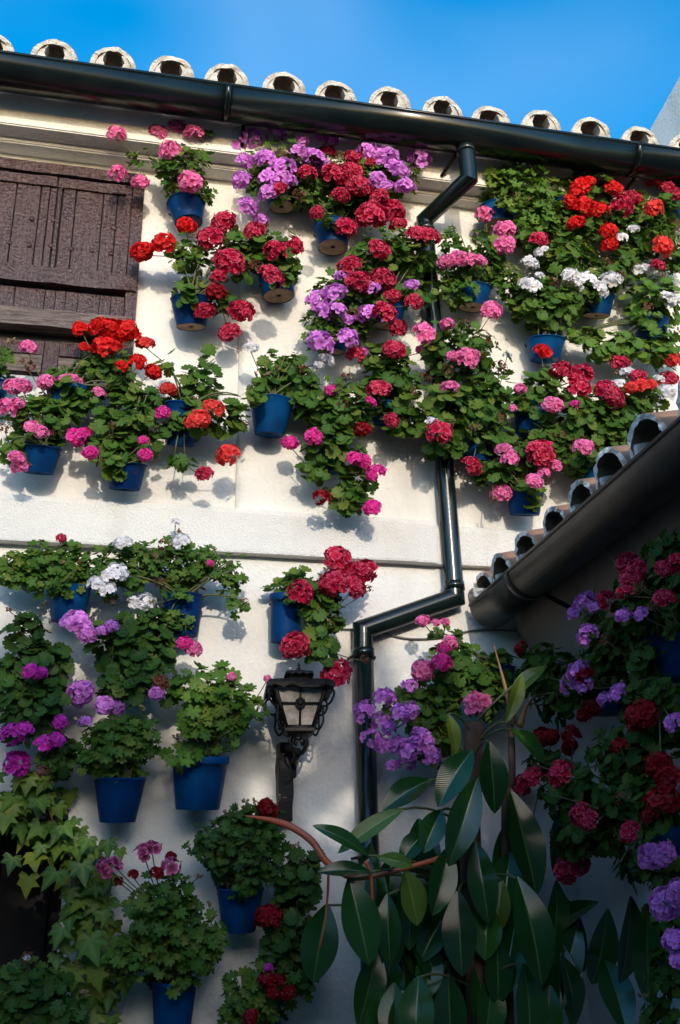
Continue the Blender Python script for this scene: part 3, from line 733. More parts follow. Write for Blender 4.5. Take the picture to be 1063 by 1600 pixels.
BUDM = simple('bud_green', (.10, .16, .04), (.35, .10, .10), 60, .6, 0)
def bud_mesh(seed):
    R = random.Random(seed); bm = bmesh.new()
    for i in range(7):
        d_ = Vector((R.gauss(0, 1), R.gauss(0, 1), R.uniform(-.6, 1.2))).normalized(); c = d_*R.uniform(.008, .018)
        r_ = bmesh.ops.create_icosphere(bm, subdivisions=1, radius=.0042, matrix=Matrix.Translation(c) @ d_.to_track_quat('Z', 'Y').to_matrix().to_4x4() @ Matrix.Diagonal((1, 1, 1.8, 1)))
        tube(bm, [Vector((0, 0, 0)), c], .0010, 4)
    me = bpy.data.meshes.new('bud_cluster'); bm.to_mesh(me); bm.free(); me.materials.append(BUDM); return me
BUD = [bud_mesh(i) for i in range(3)]

# ------------------------------------------------------------------ pots
def build_pot(root, O, rt, rb, h, rim, tilt, bare):
    """O: centre of the pot's foot circle, in root space"""
    bm = bmesh.new(); rh = .16*h if rim else .07*h; lip = .008 if rim else .0035
    prof = [(rb*.98, 0), (rb, .004)] + [(rb+(rt-lip-rb)*t, .004+(h-rh-.004)*t) for t in (.25, .5, .75, 1)] + [(rt-.001, h-rh+.003), (rt, h-rh+.007), (rt, h-.006), (rt-.004, h), (rt-.011, h-.001), (rt-.016, h-.012), (rt-.02, h*.6)]
    lathe(bm, prof, 30); wobble(bm, .0016, 22, rt*100)
    me = bpy.data.meshes.new('pot'); bm.to_mesh(me); bm.free(); me.materials.append(POT)
    p = bpy.data.objects.new('pot', me); link(p, root); p.location = O; p.rotation_euler = tilt
    bm = bmesh.new(); rr_ = lathe(bm, [(.012, .004), (.013, .0015), (rb*.90, .001), (rb*.975, .0035)], 24)
    o = mesh_obj('base', bm, POTBASE if bare else POT); o.parent = p
    bm = bmesh.new(); r1 = lathe(bm, [(.0115, .0045), (.001, .012)], 12); o = mesh_obj('drain_hole', bm, HOLE); o.parent = p
    bm = bmesh.new(); bm.faces.new(lathe(bm, [(rt-.021, h*.72), (rt-.019, h*.76)], 20)[1]); o = mesh_obj('soil', bm, SOIL); o.parent = p
    # iron hoop and hook on the wall
    return p
NLEAFOBJ = 46
count = dict(leaf=0, fl=0)
def plant(label, pot, fol, fl, surf='A', name='potted_geranium', leaf='ivyger', mat=None, lsize=20, dens=1.0, d0=.16, cat='potted plant', group=None, tiltz=0, rim=False, seed=None, style=None, shrubby=0.0):
    mat = mat or LEAF; lsize *= .92
    R = random.Random(seed if seed is not None else hash(label) % 1000 if False else sum(map(ord, label)))
    inw = Vector((0, -1, 0)) if surf == 'A' else Vector((-1, 0, 0))
    def at(x, y, d):
        return atY(x, y, WY-d) if surf == 'A' else atX(x, y, WX-d)
    def walld(P): return (WY-P.y) if surf == 'A' else (WX-P.x)
    x, yt, yb, wt, wb = pot
    g = at(x, (yt+yb)/2, .12); s = scale_at(g)
    rt = wt/2/s; rb = wb/2/s
    LEAN = math.radians(R.uniform(0, 5) if yt < 430 else R.uniform(13, 20) if yt < 800 else R.uniform(8, 12)) if surf == 'A' else 0.0
    c_d = rt+.012 if LEAN < .1 else rb+.03
    pt = at(x, yt, c_d+rt*.9); pb = at(x, yb, c_d-rb*.85)
    h = max(.10, pt.z-pb.z)
    mid = at(x, (yt+yb)/2, c_d)
    foot = Vector((mid.x, mid.y, pb.z))
    if surf == 'B': foot = Vector((WX-c_d, mid.y, pb.z))
    else: foot.y = WY-c_d
    root = empty(name, foot, label, cat, group)
    tl = (LEAN, math.radians(tiltz), 0)
    build_pot(root, Vector((0, 0, 0)), rt, rb, h, rim, tl, yt < 520 and R.random() < .7)
    # hoop
    bm = bmesh.new(); n = 24; rh = rb+(rt-rb)*.80+.006; zh = h*.80
    hoop = [Vector((rh*math.cos(2*math.pi*k/n), rh*math.sin(2*math.pi*k/n), zh)) for k in range(n+1) if inw.dot(Vector((math.cos(2*math.pi*k/n), math.sin(2*math.pi*k/n), 0))) < -.35]
    hoop.sort(key=lambda v: v.dot(inw.cross(Vector((0, 0, 1)))))
    tube(bm, hoop, .004, 6); tube(bm, [-inw*rh+Vector((0, 0, zh)), -inw*((c_d+.004+zh*math.sin(LEAN))/math.cos(LEAN))+Vector((0, 0, zh+.004))], .005, 6)
    hp = mesh_obj('hanging_hoop', bm, IRON); hp.parent = root; hp.location = (0, 0, 0); hp.rotation_euler = tl
    crown = foot+Vector((math.sin(tl[1])*h, 0, h*.86))+inw*h*math.sin(LEAN)
    # foliage
    fol = list(fol)+[(x, yt-4, wt*.55, 15, 1.0, rt+.02)]+([(x+R.uniform(-.3, .3)*wt, yt+9, wt*.32, 15, .8, 2*rt+.03)] if R.random() < .65 else [])
    items = []
    blobs = []
    for f in fol:
        cx, cy, rx, ry = f[:4]; k = f[4] if len(f) > 4 else 1.0; dd = f[5] if len(f) > 5 else d0
        C = at(cx, cy, dd); sc = scale_at(C); blobs.append((C, rx/sc, ry/sc, k, dd))
        ls = lsize/sc
        n = int(max(6, dens*k*7.8*math.pi*rx*ry/(lsize*lsize)))
        dz = min(dd-.02, max(.06, .85*min(rx, ry)/sc))
        for i in range(n):
            for _ in range(20):
                v = Vector((R.gauss(0, 1), R.gauss(0, 1), R.gauss(0, 1))).normalized()*R.uniform(.12, 1.0)**.6
                rough_ = 1+.28*noise.noise(v*2.2+C*3)
                off = (Vector((v.x*rx/sc, -v.y*dz, v.z*ry/sc)) if surf == 'A' else Vector((-v.y*dz, v.x*rx/sc, v.z*ry/sc)))*rough_
                P = C+off
                if walld(P) > .022: break
            else: continue
            outd = Vector((off.x/(rx/sc)**2, off.y/dz**2, off.z/(ry/sc)**2)).normalized()
            nrm = outd*.55+Vector((0, 0, .55))+inw*.75+Vector((R.gauss(0, .45), R.gauss(0, .42), R.gauss(0, .45)))
            items.append((P, orient(nrm, Vector((off.x, off.y*.3, off.z-.25*ry/sc))+Vector((R.gauss(0, .03), 0, R.gauss(0, .03))), R.gauss(0, .5)), ls*R.uniform(.6, 1.3), R.randrange(6)))
    # stems from the pot into each blob
    bm = bmesh.new()
    for C, rx, ry, k, dd in blobs:
        for i in range(4 if rx > .08 else 2):
            T = C+Vector((R.uniform(-.6, .6)*rx, 0, R.uniform(-.3, .7)*ry))+inw*R.uniform(-.02, .05)
            mid_ = crown.lerp(T, .45)+Vector((0, 0, R.uniform(.01, .06)))+inw*.03
            tube(bm, [p-foot for p in bez(crown+Vector((R.uniform(-.5, .5)*rt, R.uniform(-.3, .3)*rt, -.02)), mid_, T, 6)], [.005, .0045, .004, .0035, .003, .002], 6)
    st = mesh_obj('stems', bm, STEM); st.parent = root; st.location = (0, 0, 0)
    items.sort(key=lambda it: -(walld(it[0])) - it[2]*.5)
    LMs = leaf_meshes(leaf, mat)
    for P, M, s_, v in items[:NLEAFOBJ]:
        o = bpy.data.objects.new('leaf', LMs[v]); link(o, root); m4 = (M*s_).to_4x4() if False else (M.to_4x4() @ Matrix.Scale(s_, 4)); m4.translation = P-foot; o.matrix_local = m4; count['leaf'] += 1
    if len(items) > NLEAFOBJ: merged('foliage', items[NLEAFOBJ:], leaf, mat, root, foot)
    # flowers
    for q in fl:
        code, fx, fy, fr = q[:4]; dd = q[4] if len(q) > 4 else None
        if dd is None:
            dd = .05
            for (cx, cy, rx, ry, *rest) in fol:
                e = ((fx-cx)/(rx+8))**2+((fy-cy)/(ry+8))**2
                base = rest[1] if len(rest) > 1 else d0
                if e < 1: dd = max(dd, base+.03+.5*base*math.sqrt(1-e))
            if dd == .05: dd = d0+R.uniform(-.02, .05)
        P = at(fx, fy, dd); sc = scale_at(P); rad = fr/sc*1.17
        stl = style or STYLE[code]
        if stl == 'ball' and style is None: stl = R.choice(('ball', 'ball', 'dome', 'loose2'))
        me_l = UM[stl]; me = me_l[R.randrange(len(me_l))]
        o = bpy.data.objects.new('flower_head', me); link(o, root); o.material_slots[0].link = 'OBJECT'; o.material_slots[0].material = PETAL[code]
        ax = Vector((R.gauss(0, .3), 0, 0))+Vector((0, 0, .75))+inw*.75+Vector((0, R.gauss(0, .2), R.gauss(0, .25)))
        M = orient(ax, Vector((1, 0, 0)), R.uniform(0, 6.3)).to_4x4() @ Matrix.Diagonal((rad*R.uniform(.92, 1.08), rad*R.uniform(.92, 1.08), rad*R.uniform(.85, 1.0), 1)); M.translation = P-foot
        o.matrix_local = M; count['fl'] += 1
        # stalk from the nearest foliage
        bl = min(blobs, key=lambda b: (b[0]-P).length); S0 = bl[0].lerp(P, .25)
        S0 = S0+Vector((0, 0, -.01)); mid_ = S0.lerp(P, .55)+Vector((0, 0, -.012))
        bm = bmesh.new(); tube(bm, [p-foot for p in bez(S0, mid_, P-ax.normalized()*rad*.3, 6)], .0022, 5); k = mesh_obj('stalk', bm, STEM); k.parent = root
    # unopened buds on thin stalks above the leaves
    for i in range(R.randrange(2, 5)):
        C, rx, ry, k, dd = blobs[R.randrange(max(1, len(blobs)-1))]
        P = C+Vector((R.uniform(-.9, .9)*rx, 0, ry*R.uniform(.75, 1.25)))+inw*R.uniform(.0, .05)
        if surf == 'B': P.y += R.uniform(-.9, .9)*rx; P.x = C.x+inw.x*.02
        o = bpy.data.objects.new('bud_cluster', BUD[R.randrange(3)]); link(o, root); o.location = P-foot; o.rotation_euler = (R.gauss(0, .5), R.gauss(0, .5), R.uniform(0, 6)); z_ = R.uniform(.7, 1.15); o.scale = (z_, z_, z_)
        bm = bmesh.new(); tube(bm, [p_-foot for p_ in bez(C.lerp(P, .3), C.lerp(P, .7)+Vector((R.uniform(-.02, .02), 0, 0)), P, 5)], .0016, 5); kk = mesh_obj('stalk', bm, STEM); kk.parent = root
    return root

# ------------------------------------------------------------------ geraniums on the tall wall
# pot = (x, top y, bottom y, top width, bottom width) and flowers = (colour, x, y, radius), read off the photograph in pixels
GA = 'blue flower pots hung on the tall wall'
def fl(code, *xs): return [(code, *t) for t in xs]
plant('tilted blue pot of pink pompon geraniums beside the shutter head', (296, 300, 360, 62, 44),
      [(285, 265, 46, 42, 1.1), (222, 248, 26, 12, .6), (322, 222, 14, 10), (300, 305, 34, 14)],
      fl('P', (182, 212, 15), (247, 207, 14), (277, 202, 16), (303, 208, 15), (267, 235, 16), (298, 284, 18), (184, 271, 14), (219, 285, 13)), group=GA, tiltz=-9, lsize=19)
plant('small blue pot of loose mauve geraniums under the gutter joint', (440, 292, 334, 50, 38),
      [(440, 262, 58, 46), (400, 290, 26, 24), (460, 290, 30, 22)],
      fl('M', (455, 195, 17), (432, 206, 16), (392, 218, 18), (372, 232, 14), (383, 252, 14), (377, 281, 14), (415, 248, 16), (473, 220, 10), (502, 214, 14), (519, 218, 10), (468, 240, 14), (490, 248, 17), (506, 259, 12), (443, 263, 18), (420, 280, 17), (448, 283, 16), (418, 303, 14), (388, 325, 15), (408, 345, 12)) + fl('C', (513, 241, 15), (481, 271, 15), (437, 295, 12)) + fl('D', (440, 242, 12), (468, 305, 13)), group=GA, lsize=16)
plant('blue pot spilling mixed mauve and crimson geraniums below the gutter', (520, 338, 399, 62, 46),
      [(548, 285, 78, 50), (610, 275, 45, 38), (540, 320, 50, 24), (480, 312, 26, 16)],
      fl('C', (522, 274, 19), (549, 270, 17), (560, 291, 19), (552, 249, 14), (532, 305, 13), (582, 338, 24), (608, 332, 22), (540, 357, 18), (495, 333, 11), (593, 308, 15), (580, 255, 10)) + fl('M', (575, 241, 18), (602, 246, 19), (572, 227, 9), (622, 265, 16), (633, 292, 15), (655, 252, 18), (588, 282, 14), (598, 291, 11), (608, 292, 9)), group=GA, lsize=16)
plant('tapered blue pot of red and crimson geraniums below the pink pompons', (300, 456, 522, 66, 46),
      [(300, 400, 42, 40, .55), (365, 400, 36, 50, .9), (345, 470, 20, 26, .7), (395, 395, 26, 30)],
      fl('R', (222, 393, 17), (256, 380, 18), (291, 353, 15)) + fl('C', (350, 348, 19), (330, 375, 20), (360, 410, 22), (398, 362, 16), (408, 350, 11), (320, 485, 15), (377, 487, 19), (358, 520, 16), (342, 432, 12)) + fl('K', (338, 457, 15)), group=GA, tiltz=-3, lsize=18, leaf='round')
plant('tilted blue pot of crimson geraniums with its pale foot showing', (436, 428, 475, 56, 50),
      [(425, 395, 42, 38), (445, 420, 26, 18)],
      fl('C', (430, 391, 18), (462, 384, 14), (424, 432, 18)) + fl('D', (400, 417, 15)), group=GA, tiltz=-7, lsize=20, leaf='round')
plant('blue pot buried in mauve clusters between the long cascade and the gutter', (518, 500, 560, 58, 44),
      [(535, 465, 50, 42), (510, 515, 38, 36), (555, 510, 34, 26)],
      fl('M', (523, 458, 17), (495, 470, 16), (523, 488, 18), (546, 500, 9), (574, 490, 15), (592, 492, 14), (502, 535, 20), (543, 528, 16), (575, 550, 10), (532, 432, 9), (505, 482, 12)) + fl('C', (556, 554, 15)) + fl('D', (555, 490, 12)), group=GA, lsize=17)
plant('blue pot of crimson white-edged geraniums tangled across the drainpipe top', (605, 470, 520, 56, 44),
      [(600, 400, 55, 42, 1.1), (640, 395, 48, 34), (575, 440, 34, 30), (650, 460, 30, 26)],
      fl('C', (592, 390, 16), (546, 415, 17), (561, 441, 19), (598, 437, 19), (601, 490, 20), (623, 352, 13), (652, 369, 17), (674, 370, 16), (664, 365, 12), (647, 472, 15), (612, 462, 13)) + fl('M', (583, 450, 11), (644, 446, 11)), group=GA, lsize=19, leaf='round', d0=.17)
plant('plain blue pot with one white bloom beside the long green cascade', (421, 613, 688, 72, 46),
      [(448, 575, 46, 30, .9), (470, 610, 34, 40), (415, 600, 20, 12)],
      fl('W', (392, 544, 12), (510, 563, 12), (499, 570, 8)) + fl('D', (470, 575, 9), (436, 576, 6)), group=GA, lsize=19, leaf='round', tiltz=2)
plant('blue pot hidden by a long green cascade with hot pink blooms', (512, 684, 746, 60, 46),
      [(525, 640, 66, 52), (520, 700, 52, 40), (545, 775, 38, 28, .9), (560, 745, 34, 20, .8), (490, 735, 26, 20, .8)],
      fl('H', (518, 610, 10), (490, 683, 14), (453, 692, 13), (555, 719, 14), (568, 722, 12), (588, 737, 15), (582, 794, 15), (582, 744, 9)) + fl('K', (503, 776, 13), (568, 671, 13)) + fl('D', (540, 590, 10), (535, 632, 9)), group=GA, lsize=20, leaf='round')
plant('narrow blue pot of crimson blooms between cascade and drainpipe', (604, 628, 672, 54, 42),
      [(615, 600, 46, 56), (632, 655, 38, 26), (600, 560, 40, 24)],
      fl('C', (616, 547, 18), (623, 513, 15), (592, 609, 18), (612, 657, 12)) + fl('H', (580, 628, 9)) + fl('P', (660, 547, 9)) + fl('D', (645, 610, 9), (665, 590, 10)), group=GA, lsize=19, leaf='round')
plant('blue pot of bushy pink geraniums overhanging the drainpipe', (750, 676, 732, 62, 48),
      [(722, 555, 66, 56), (715, 640, 78, 52), (775, 620, 40, 44, .7), (690, 690, 40, 26, .9), (770, 690, 34, 22)],
      fl('P', (729, 561, 18), (738, 556, 12), (703, 605, 13), (700, 507, 12), (768, 486, 17), (663, 522, 18), (707, 557, 9), (813, 608, 10), (802, 638, 6)) + fl('C', (686, 678, 20), (737, 728, 16)) + fl('W', (676, 661, 11), (793, 555, 7)) + fl('D', (766, 534, 14), (780, 572, 13), (698, 577, 11), (727, 507, 11), (785, 656, 12), (741, 668, 9)), group=GA, lsize=20, leaf='round', d0=.19)
plant('blue pot of pink geraniums between the drainpipe and the white umbels', (738, 446, 492, 58, 46),
      [(735, 420, 56, 30), (705, 375, 22, 22, .6), (765, 395, 36, 36), (790, 440, 26, 30), (705, 455, 22, 24)],
      fl('P', (759, 335, 15), (788, 361, 16), (789, 384, 15), (697, 410, 13), (718, 404, 14), (734, 407, 12), (748, 408, 12)), group=GA, lsize=18)
plant('blue pot overgrown with tall fresh green shoots under the eave', (776, 312, 368, 60, 48),
      [(820, 292, 52, 46, 1.1), (775, 285, 30, 26), (850, 330, 46, 40), (825, 355, 50, 42), (825, 255, 16, 14), (880, 300, 24, 22)],
      fl('C', (843, 375, 14)) + fl('D', (828, 310, 5), (806, 303, 5)), group=GA, lsize=18, mat=LEAF_L)
plant('blue pot of scarlet geraniums just under the high gutter', (878, 318, 362, 58, 44),
      [(925, 300, 50, 40), (905, 345, 48, 40), (960, 350, 44, 40), (920, 270, 26, 16)],
      fl('R', (937, 258, 14), (966, 260, 11), (977, 271, 10), (908, 290, 14), (920, 284, 11), (958, 294, 15), (915, 325, 18), (937, 330, 16), (892, 315, 12), (900, 303, 11), (900, 349, 13), (990, 310, 12), (950, 361, 13), (953, 382, 12)) + fl('C', (972, 322, 19), (984, 312, 14)), group=GA, lsize=18)
plant('blue pot of coral and crimson geraniums at the far gutter end', (1040, 318, 366, 60, 46),
      [(1020, 345, 48, 50), (1055, 300, 34, 46), (1000, 390, 44, 36), (1050, 400, 34, 40)],
      fl('S', (1022, 327, 15), (1024, 283, 13), (1035, 386, 16)) + fl('C', (1027, 272, 14), (1042, 293, 11), (1055, 303, 12), (1060, 252, 13), (1028, 415, 12)) + fl('W', (949, 336, 9), (970, 372, 10), (990, 358, 9)), group=GA, lsize=18)
plant('wide blue pot crowned with clear white geranium umbels', (850, 522, 573, 62, 46),
      [(850, 478, 56, 44, 1.2), (880, 400, 50, 44), (820, 470, 30, 26)],
      fl('W', (828, 412, 14), (844, 432, 8), (828, 447, 16), (846, 393, 11), (890, 430, 13), (898, 444, 14), (917, 437, 15)) + fl('D', (865, 441, 10)), group=GA, lsize=19, leaf='round')
plant('half-hidden blue pot with white umbels below the scarlet geraniums', (930, 452, 504, 54, 42),
      [(930, 440, 40, 36), (900, 470, 30, 26), (965, 420, 30, 30)],
      fl('W', (955, 437, 15), (938, 451, 13), (1003, 423, 15)) + fl('D', (968, 430, 9), (948, 408, 8)), group=GA, lsize=18, leaf='round')
plant('blue pot with white umbels above a spray of fresh green leaves', (1012, 488, 545, 60, 46),
      [(1020, 470, 46, 46), (965, 545, 56, 30, 1.1), (1035, 545, 40, 34), (915, 525, 30, 16, .7)],
      fl('W', (1042, 404, 15), (1042, 468, 14), (1060, 471, 12), (1045, 440, 9)) + fl('D', (1013, 480, 10)), group=GA, lsize=19, leaf='round', mat=LEAF_L)
plant('blue pot of mixed crimson and pink blooms above the wing roof', (828, 624, 690, 58, 46),
      [(850, 610, 40, 40), (880, 650, 56, 46), (950, 650, 62, 44), (1000, 620, 44, 36), (860, 690, 40, 26)],
      fl('R', (848, 549, 14)) + fl('C', (876, 578, 16), (907, 585, 18), (893, 592, 16), (907, 606, 18), (945, 610, 16), (958, 622, 18), (969, 570, 15), (998, 590, 14), (1043, 592, 14)) + fl('S', (1005, 603, 14), (988, 606, 11), (1018, 600, 10), (1053, 563, 12)) + fl('P', (863, 633, 15)) + fl('H', (898, 632, 8)) + fl('W', (980, 581, 11), (965, 600, 11), (1044, 613, 14), (1030, 592, 8)), group=GA, lsize=19, leaf='round', d0=.17)
plant('lowest blue pot of pale pink and deep crimson above the wing roof', (818, 758, 812, 60, 46),
      [(815, 715, 50, 34), (770, 735, 36, 28), (850, 690, 44, 32), (830, 770, 22, 26, .9)],
      fl('P', (788, 704, 13), (798, 716, 14), (866, 727, 12), (835, 752, 13), (850, 738, 10), (783, 770, 15)) + fl('C', (845, 709, 22)) + fl('D', (770, 780, 8), (880, 680, 9)), group=GA, lsize=19, leaf='round')
plant('broad blue pot tucked against the terracotta wing tiles', (932, 708, 776, 72, 54),
      [(915, 690, 50, 30), (960, 680, 40, 34), (900, 730, 26, 16)],
      fl('P', (911, 700, 14), (920, 695, 9)) + fl('D', (905, 690, 12), (860, 680, 8)), group=GA, lsize=20, leaf='round')
plant('blue pot of pale pink geraniums below the weathered sill', (63, 690, 747, 66, 46),
      [(62, 652, 58, 34), (20, 700, 22, 26, .8), (90, 640, 34, 26)],
      fl('P', (44, 544, 14), (20, 604, 14), (35, 603, 14), (12, 636, 15), (28, 630, 10), (72, 597, 14), (104, 596, 13), (117, 598, 12), (52, 669, 14), (65, 676, 12), (26, 715, 12), (30, 728, 12)) + fl('D', (43, 570, 13), (8, 670, 10), (46, 725, 8), (80, 677, 8)), group=GA, lsize=19, leaf='round')
plant('blue pot with flared rim carrying a ball of pure red blooms at the sill', (104, 592, 662, 68, 48),
      [(162, 572, 46, 34, 1.2), (190, 610, 32, 26), (130, 625, 30, 24)],
      fl('R', (158, 513, 18), (172, 514, 18), (195, 516, 18), (163, 543, 19), (178, 541, 12), (125, 514, 13), (210, 525, 10), (215, 566, 14), (240, 581, 14), (190, 572, 10), (132, 542, 8)) , group=GA, lsize=18, leaf='round', rim=True)
plant('blue pot of hot pink geraniums standing on the string course', (196, 716, 773, 66, 48),
      [(205, 665, 64, 44), (180, 700, 48, 26), (225, 620, 34, 22, .8), (185, 735, 14, 18, .8)],
      fl('H', (120, 683, 15), (132, 678, 12), (142, 708, 12), (227, 711, 12), (224, 688, 8)) + fl('P', (155, 614, 10)) + fl('D', (175, 665, 8), (208, 735, 7)), group=GA, lsize=22, leaf='round')
plant('blue pot of coral geraniums with sprawling leggy shoots', (284, 624, 704, 58, 42),
      [(300, 660, 50, 26), (335, 655, 48, 26), (310, 600, 38, 34, .7), (265, 570, 18, 26, .35), (330, 570, 18, 26, .35), (370, 640, 16, 26, .8), (285, 720, 24, 14, .6)],
      fl('S', (312, 655, 17), (300, 660, 12), (334, 637, 15), (263, 609, 13), (356, 711, 18), (227, 537, 14)) + fl('H', (255, 645, 12)) + fl('C', (320, 742, 13)) + fl('D', (384, 660, 7)), group=GA, lsize=24, leaf='round')
plant('flowerless leafy blue pot at the hinge side of the shutter sill', (-14, 592, 640, 56, 42),
      [(-12, 560, 30, 26)], [], group=GA, lsize=20)
plant('blue pot with a leafy shoot reaching over the string course', (108, 908, 977, 68, 50),
      [(90, 880, 92, 36, 1.1), (60, 905, 50, 26), (25, 890, 30, 26)],
      fl('C', (96, 841, 8)) + fl('D', (20, 890, 4), (125, 878, 5)), group=GA, lsize=21, d0=.15)
plant('blue pot of white geraniums trailing under the string course', (285, 922, 999, 66, 50),
      [(270, 880, 80, 40, 1.1), (355, 895, 36, 34, .7), (370, 945, 22, 16, .6), (180, 900, 44, 34), (275, 970, 26, 18), (200, 860, 40, 16)],
      fl('W', (193, 848, 14), (283, 846, 15), (275, 815, 7), (185, 893, 15), (172, 898, 12), (152, 913, 16), (168, 920, 14), (213, 945, 16), (228, 940, 14)) + fl('H', (329, 880, 5)) + fl('D', (250, 910, 12), (255, 850, 10), (243, 868, 8), (382, 940, 8), (175, 940, 9)), group=GA, lsize=18, d0=.16)
plant('dark blue pot hidden under a mound of lilac geraniums', (222, 1030, 1092, 64, 48),
      [(205, 1005, 66, 48, 1.1), (215, 1060, 66, 40), (245, 980, 34, 34)],
      fl('M', (120, 972, 20), (138, 992, 14), (160, 986, 10), (175, 978, 10), (125, 1083, 22), (163, 1102, 15), (180, 1104, 15), (245, 1083, 12)) + fl('H', (290, 1006, 13)) + fl('P', (303, 1014, 12), (298, 1012, 9)) + fl('D', (252, 1066, 12)), group=GA, lsize=23, leaf='round', mat=LEAF_D, style='ball')
plant('blue pot of vivid magenta geraniums above the ivy', (66, 1022, 1080, 58, 46),
      [(60, 1040, 56, 40), (40, 990, 34, 34, .7), (50, 1110, 60, 56, 1.1), (90, 1180, 34, 34), (15, 1060, 30, 40)],
      fl('G', (47, 1049, 12), (62, 1052, 11), (22, 1146, 18), (38, 1140, 15), (70, 1163, 14), (88, 1156, 14), (26, 1193, 21), (95, 1130, 12)) + fl('D', (68, 1205, 12)), group=GA, lsize=24, leaf='round', mat=LEAF_D)
plant('blue pot with a compact bush of small crinkled leaves', (186, 1210, 1286, 82, 56),
      [(182, 1160, 62, 40, 1.3), (215, 1150, 34, 34), (160, 1190, 40, 22)],
      fl('M', (133, 1128, 9)), group=GA, lsize=20, leaf='cut', mat=LEAF, d0=.17)
plant('large clear blue rimmed pot of broad bright green leaves', (311, 1176, 1267, 92, 68),
      [(330, 1090, 66, 52, 1.1), (330, 1140, 56, 30), (385, 1110, 28, 30)],
      fl('P', (362, 1057, 7), (418, 1060, 6)), group=GA, lsize=27, leaf='cut', mat=LEAF_L, rim=True, d0=.17)
plant('blue pot holding a round scented geranium under the lantern', (374, 1384, 1454, 76, 52),
      [(385, 1315, 70, 52, 1.4), (340, 1320, 44, 40), (390, 1360, 56, 24), (400, 1280, 44, 26)],
      fl('K', (416, 1262, 14), (428, 1268, 10)), group=GA, lsize=17, leaf='cut', mat=LEAF_D, d0=.18)
plant('tall blue pot of regal geranium with burgundy centred pink blooms', (270, 1530, 1640, 74, 50),
      [(255, 1420, 62, 52, 1.2), (265, 1480, 78, 46, 1.1), (200, 1500, 36, 40), (330, 1470, 26, 46)],
      fl('B', (170, 1354, 15), (182, 1352, 11), (225, 1330, 13), (238, 1326, 12), (268, 1353, 14)) + fl('K', (245, 1364, 10), (208, 1366, 9), (267, 1340, 9), (186, 1376, 7)), group=GA, lsize=24, leaf='cut', d0=.2)
plant('blue pot of dark red geraniums and lobed leaves under the scented one', (405, 1596, 1660, 66, 48),
      [(400, 1555, 56, 44, 1.2), (380, 1585, 44, 26), (450, 1540, 30, 30)],
      fl('K', (418, 1530, 13), (434, 1532, 11), (450, 1552, 11), (428, 1552, 10), (392, 1590, 12)) + fl('G', (388, 1596, 5), (420, 1512, 7)), group=GA, lsize=23, leaf='cut', d0=.18)
plant('blue pot of trailing dark crimson geranium behind the rubber plant', (455, 1470, 1525, 58, 44),
      [(450, 1440, 44, 44), (470, 1370, 34, 44), (440, 1480, 36, 30), (475, 1500, 30, 50, .8)],
      fl('K', (414, 1432, 16), (428, 1432, 14), (421, 1424, 12)), group=GA, lsize=24, leaf='round', mat=LEAF_D, d0=.16)
plant('blue pot of round leaved greenery beside the dark doorway', (40, 1600, 1660, 70, 52),
      [(50, 1545, 62, 38, 1.2), (95, 1580, 44, 26), (20, 1590, 40, 26)],
      fl('D', (45, 1490, 9), (38, 1500, 8)) + fl('W', (42, 1496, 5)), group=GA, lsize=28, leaf='round', mat=LEAF_D, d0=.2)
plant('slim blue rimmed pot of crimson globes above the lantern', (446, 924, 1009, 54, 46),
      [(490, 930, 34, 36, 1.0), (510, 960, 30, 34), (500, 1010, 26, 36, .8), (465, 905, 24, 16, .7)],
      fl('C', (529, 874, 21), (521, 911, 22), (568, 893, 20), (553, 918, 19), (545, 900, 14), (469, 926, 19), (461, 1009, 23), (527, 1050, 23)) + fl('D', (570, 1030, 9), (576, 920, 8)), group=GA, lsize=23, leaf='round', rim=True, d0=.17)
plant('blue pot of mauve and pink geraniums at the wing corner', (775, 1035, 1090, 60, 46),
      [(715, 1050, 58, 48, .85), (660, 1110, 54, 40), (690, 1000, 36, 26, .5), (680, 1160, 44, 34), (760, 1080, 40, 50)],
      fl('P', (661, 970, 10), (681, 973, 7), (696, 972, 7), (661, 1047, 17), (655, 1053, 12), (703, 1004, 11), (746, 1100, 20)) + fl('H', (690, 1036, 16), (694, 1012, 10)) + fl('M', (602, 1090, 17), (570, 1110, 16), (630, 1115, 17), (644, 1108, 12), (595, 1128, 15), (608, 1138, 12), (582, 1155, 15), (600, 1165, 14), (622, 1165, 15), (640, 1172, 17), (660, 1156, 18), (672, 1180, 17), (637, 1190, 13), (614, 1197, 10), (641, 1072, 12)), group=GA, lsize=22, leaf='round', d0=.22)

# ------------------------------------------------------------------ geraniums on the wing wall
GB = 'blue flower pots hung on the wing wall'
plant('large blue pot of crimson and mauve geraniums high on the wing', (1045, 975, 1075, 86, 60),
      [(1000, 940, 56, 46, 1.2), (1040, 870, 44, 34, 1), (965, 1000, 50, 46, 1.2), (1045, 930, 40, 46), (930, 985, 34, 30, .8), (1000, 1030, 40, 26)],
      fl('C', (925, 850, 16), (938, 840, 17), (980, 880, 18), (997, 890, 18), (985, 905, 17), (1038, 888, 16), (1055, 880, 17), (947, 938, 15), (1038, 935, 15), (978, 925, 15)) + fl('M', (918, 938, 15), (907, 945, 12), (898, 958, 12), (930, 950, 10), (918, 993, 17), (975, 962, 13), (1002, 960, 12)) + fl('D', (1000, 918, 13), (945, 1000, 12), (1020, 945, 10)), surf='B', group=GB, lsize=24, leaf='round', mat=LEAF_D, d0=.22)
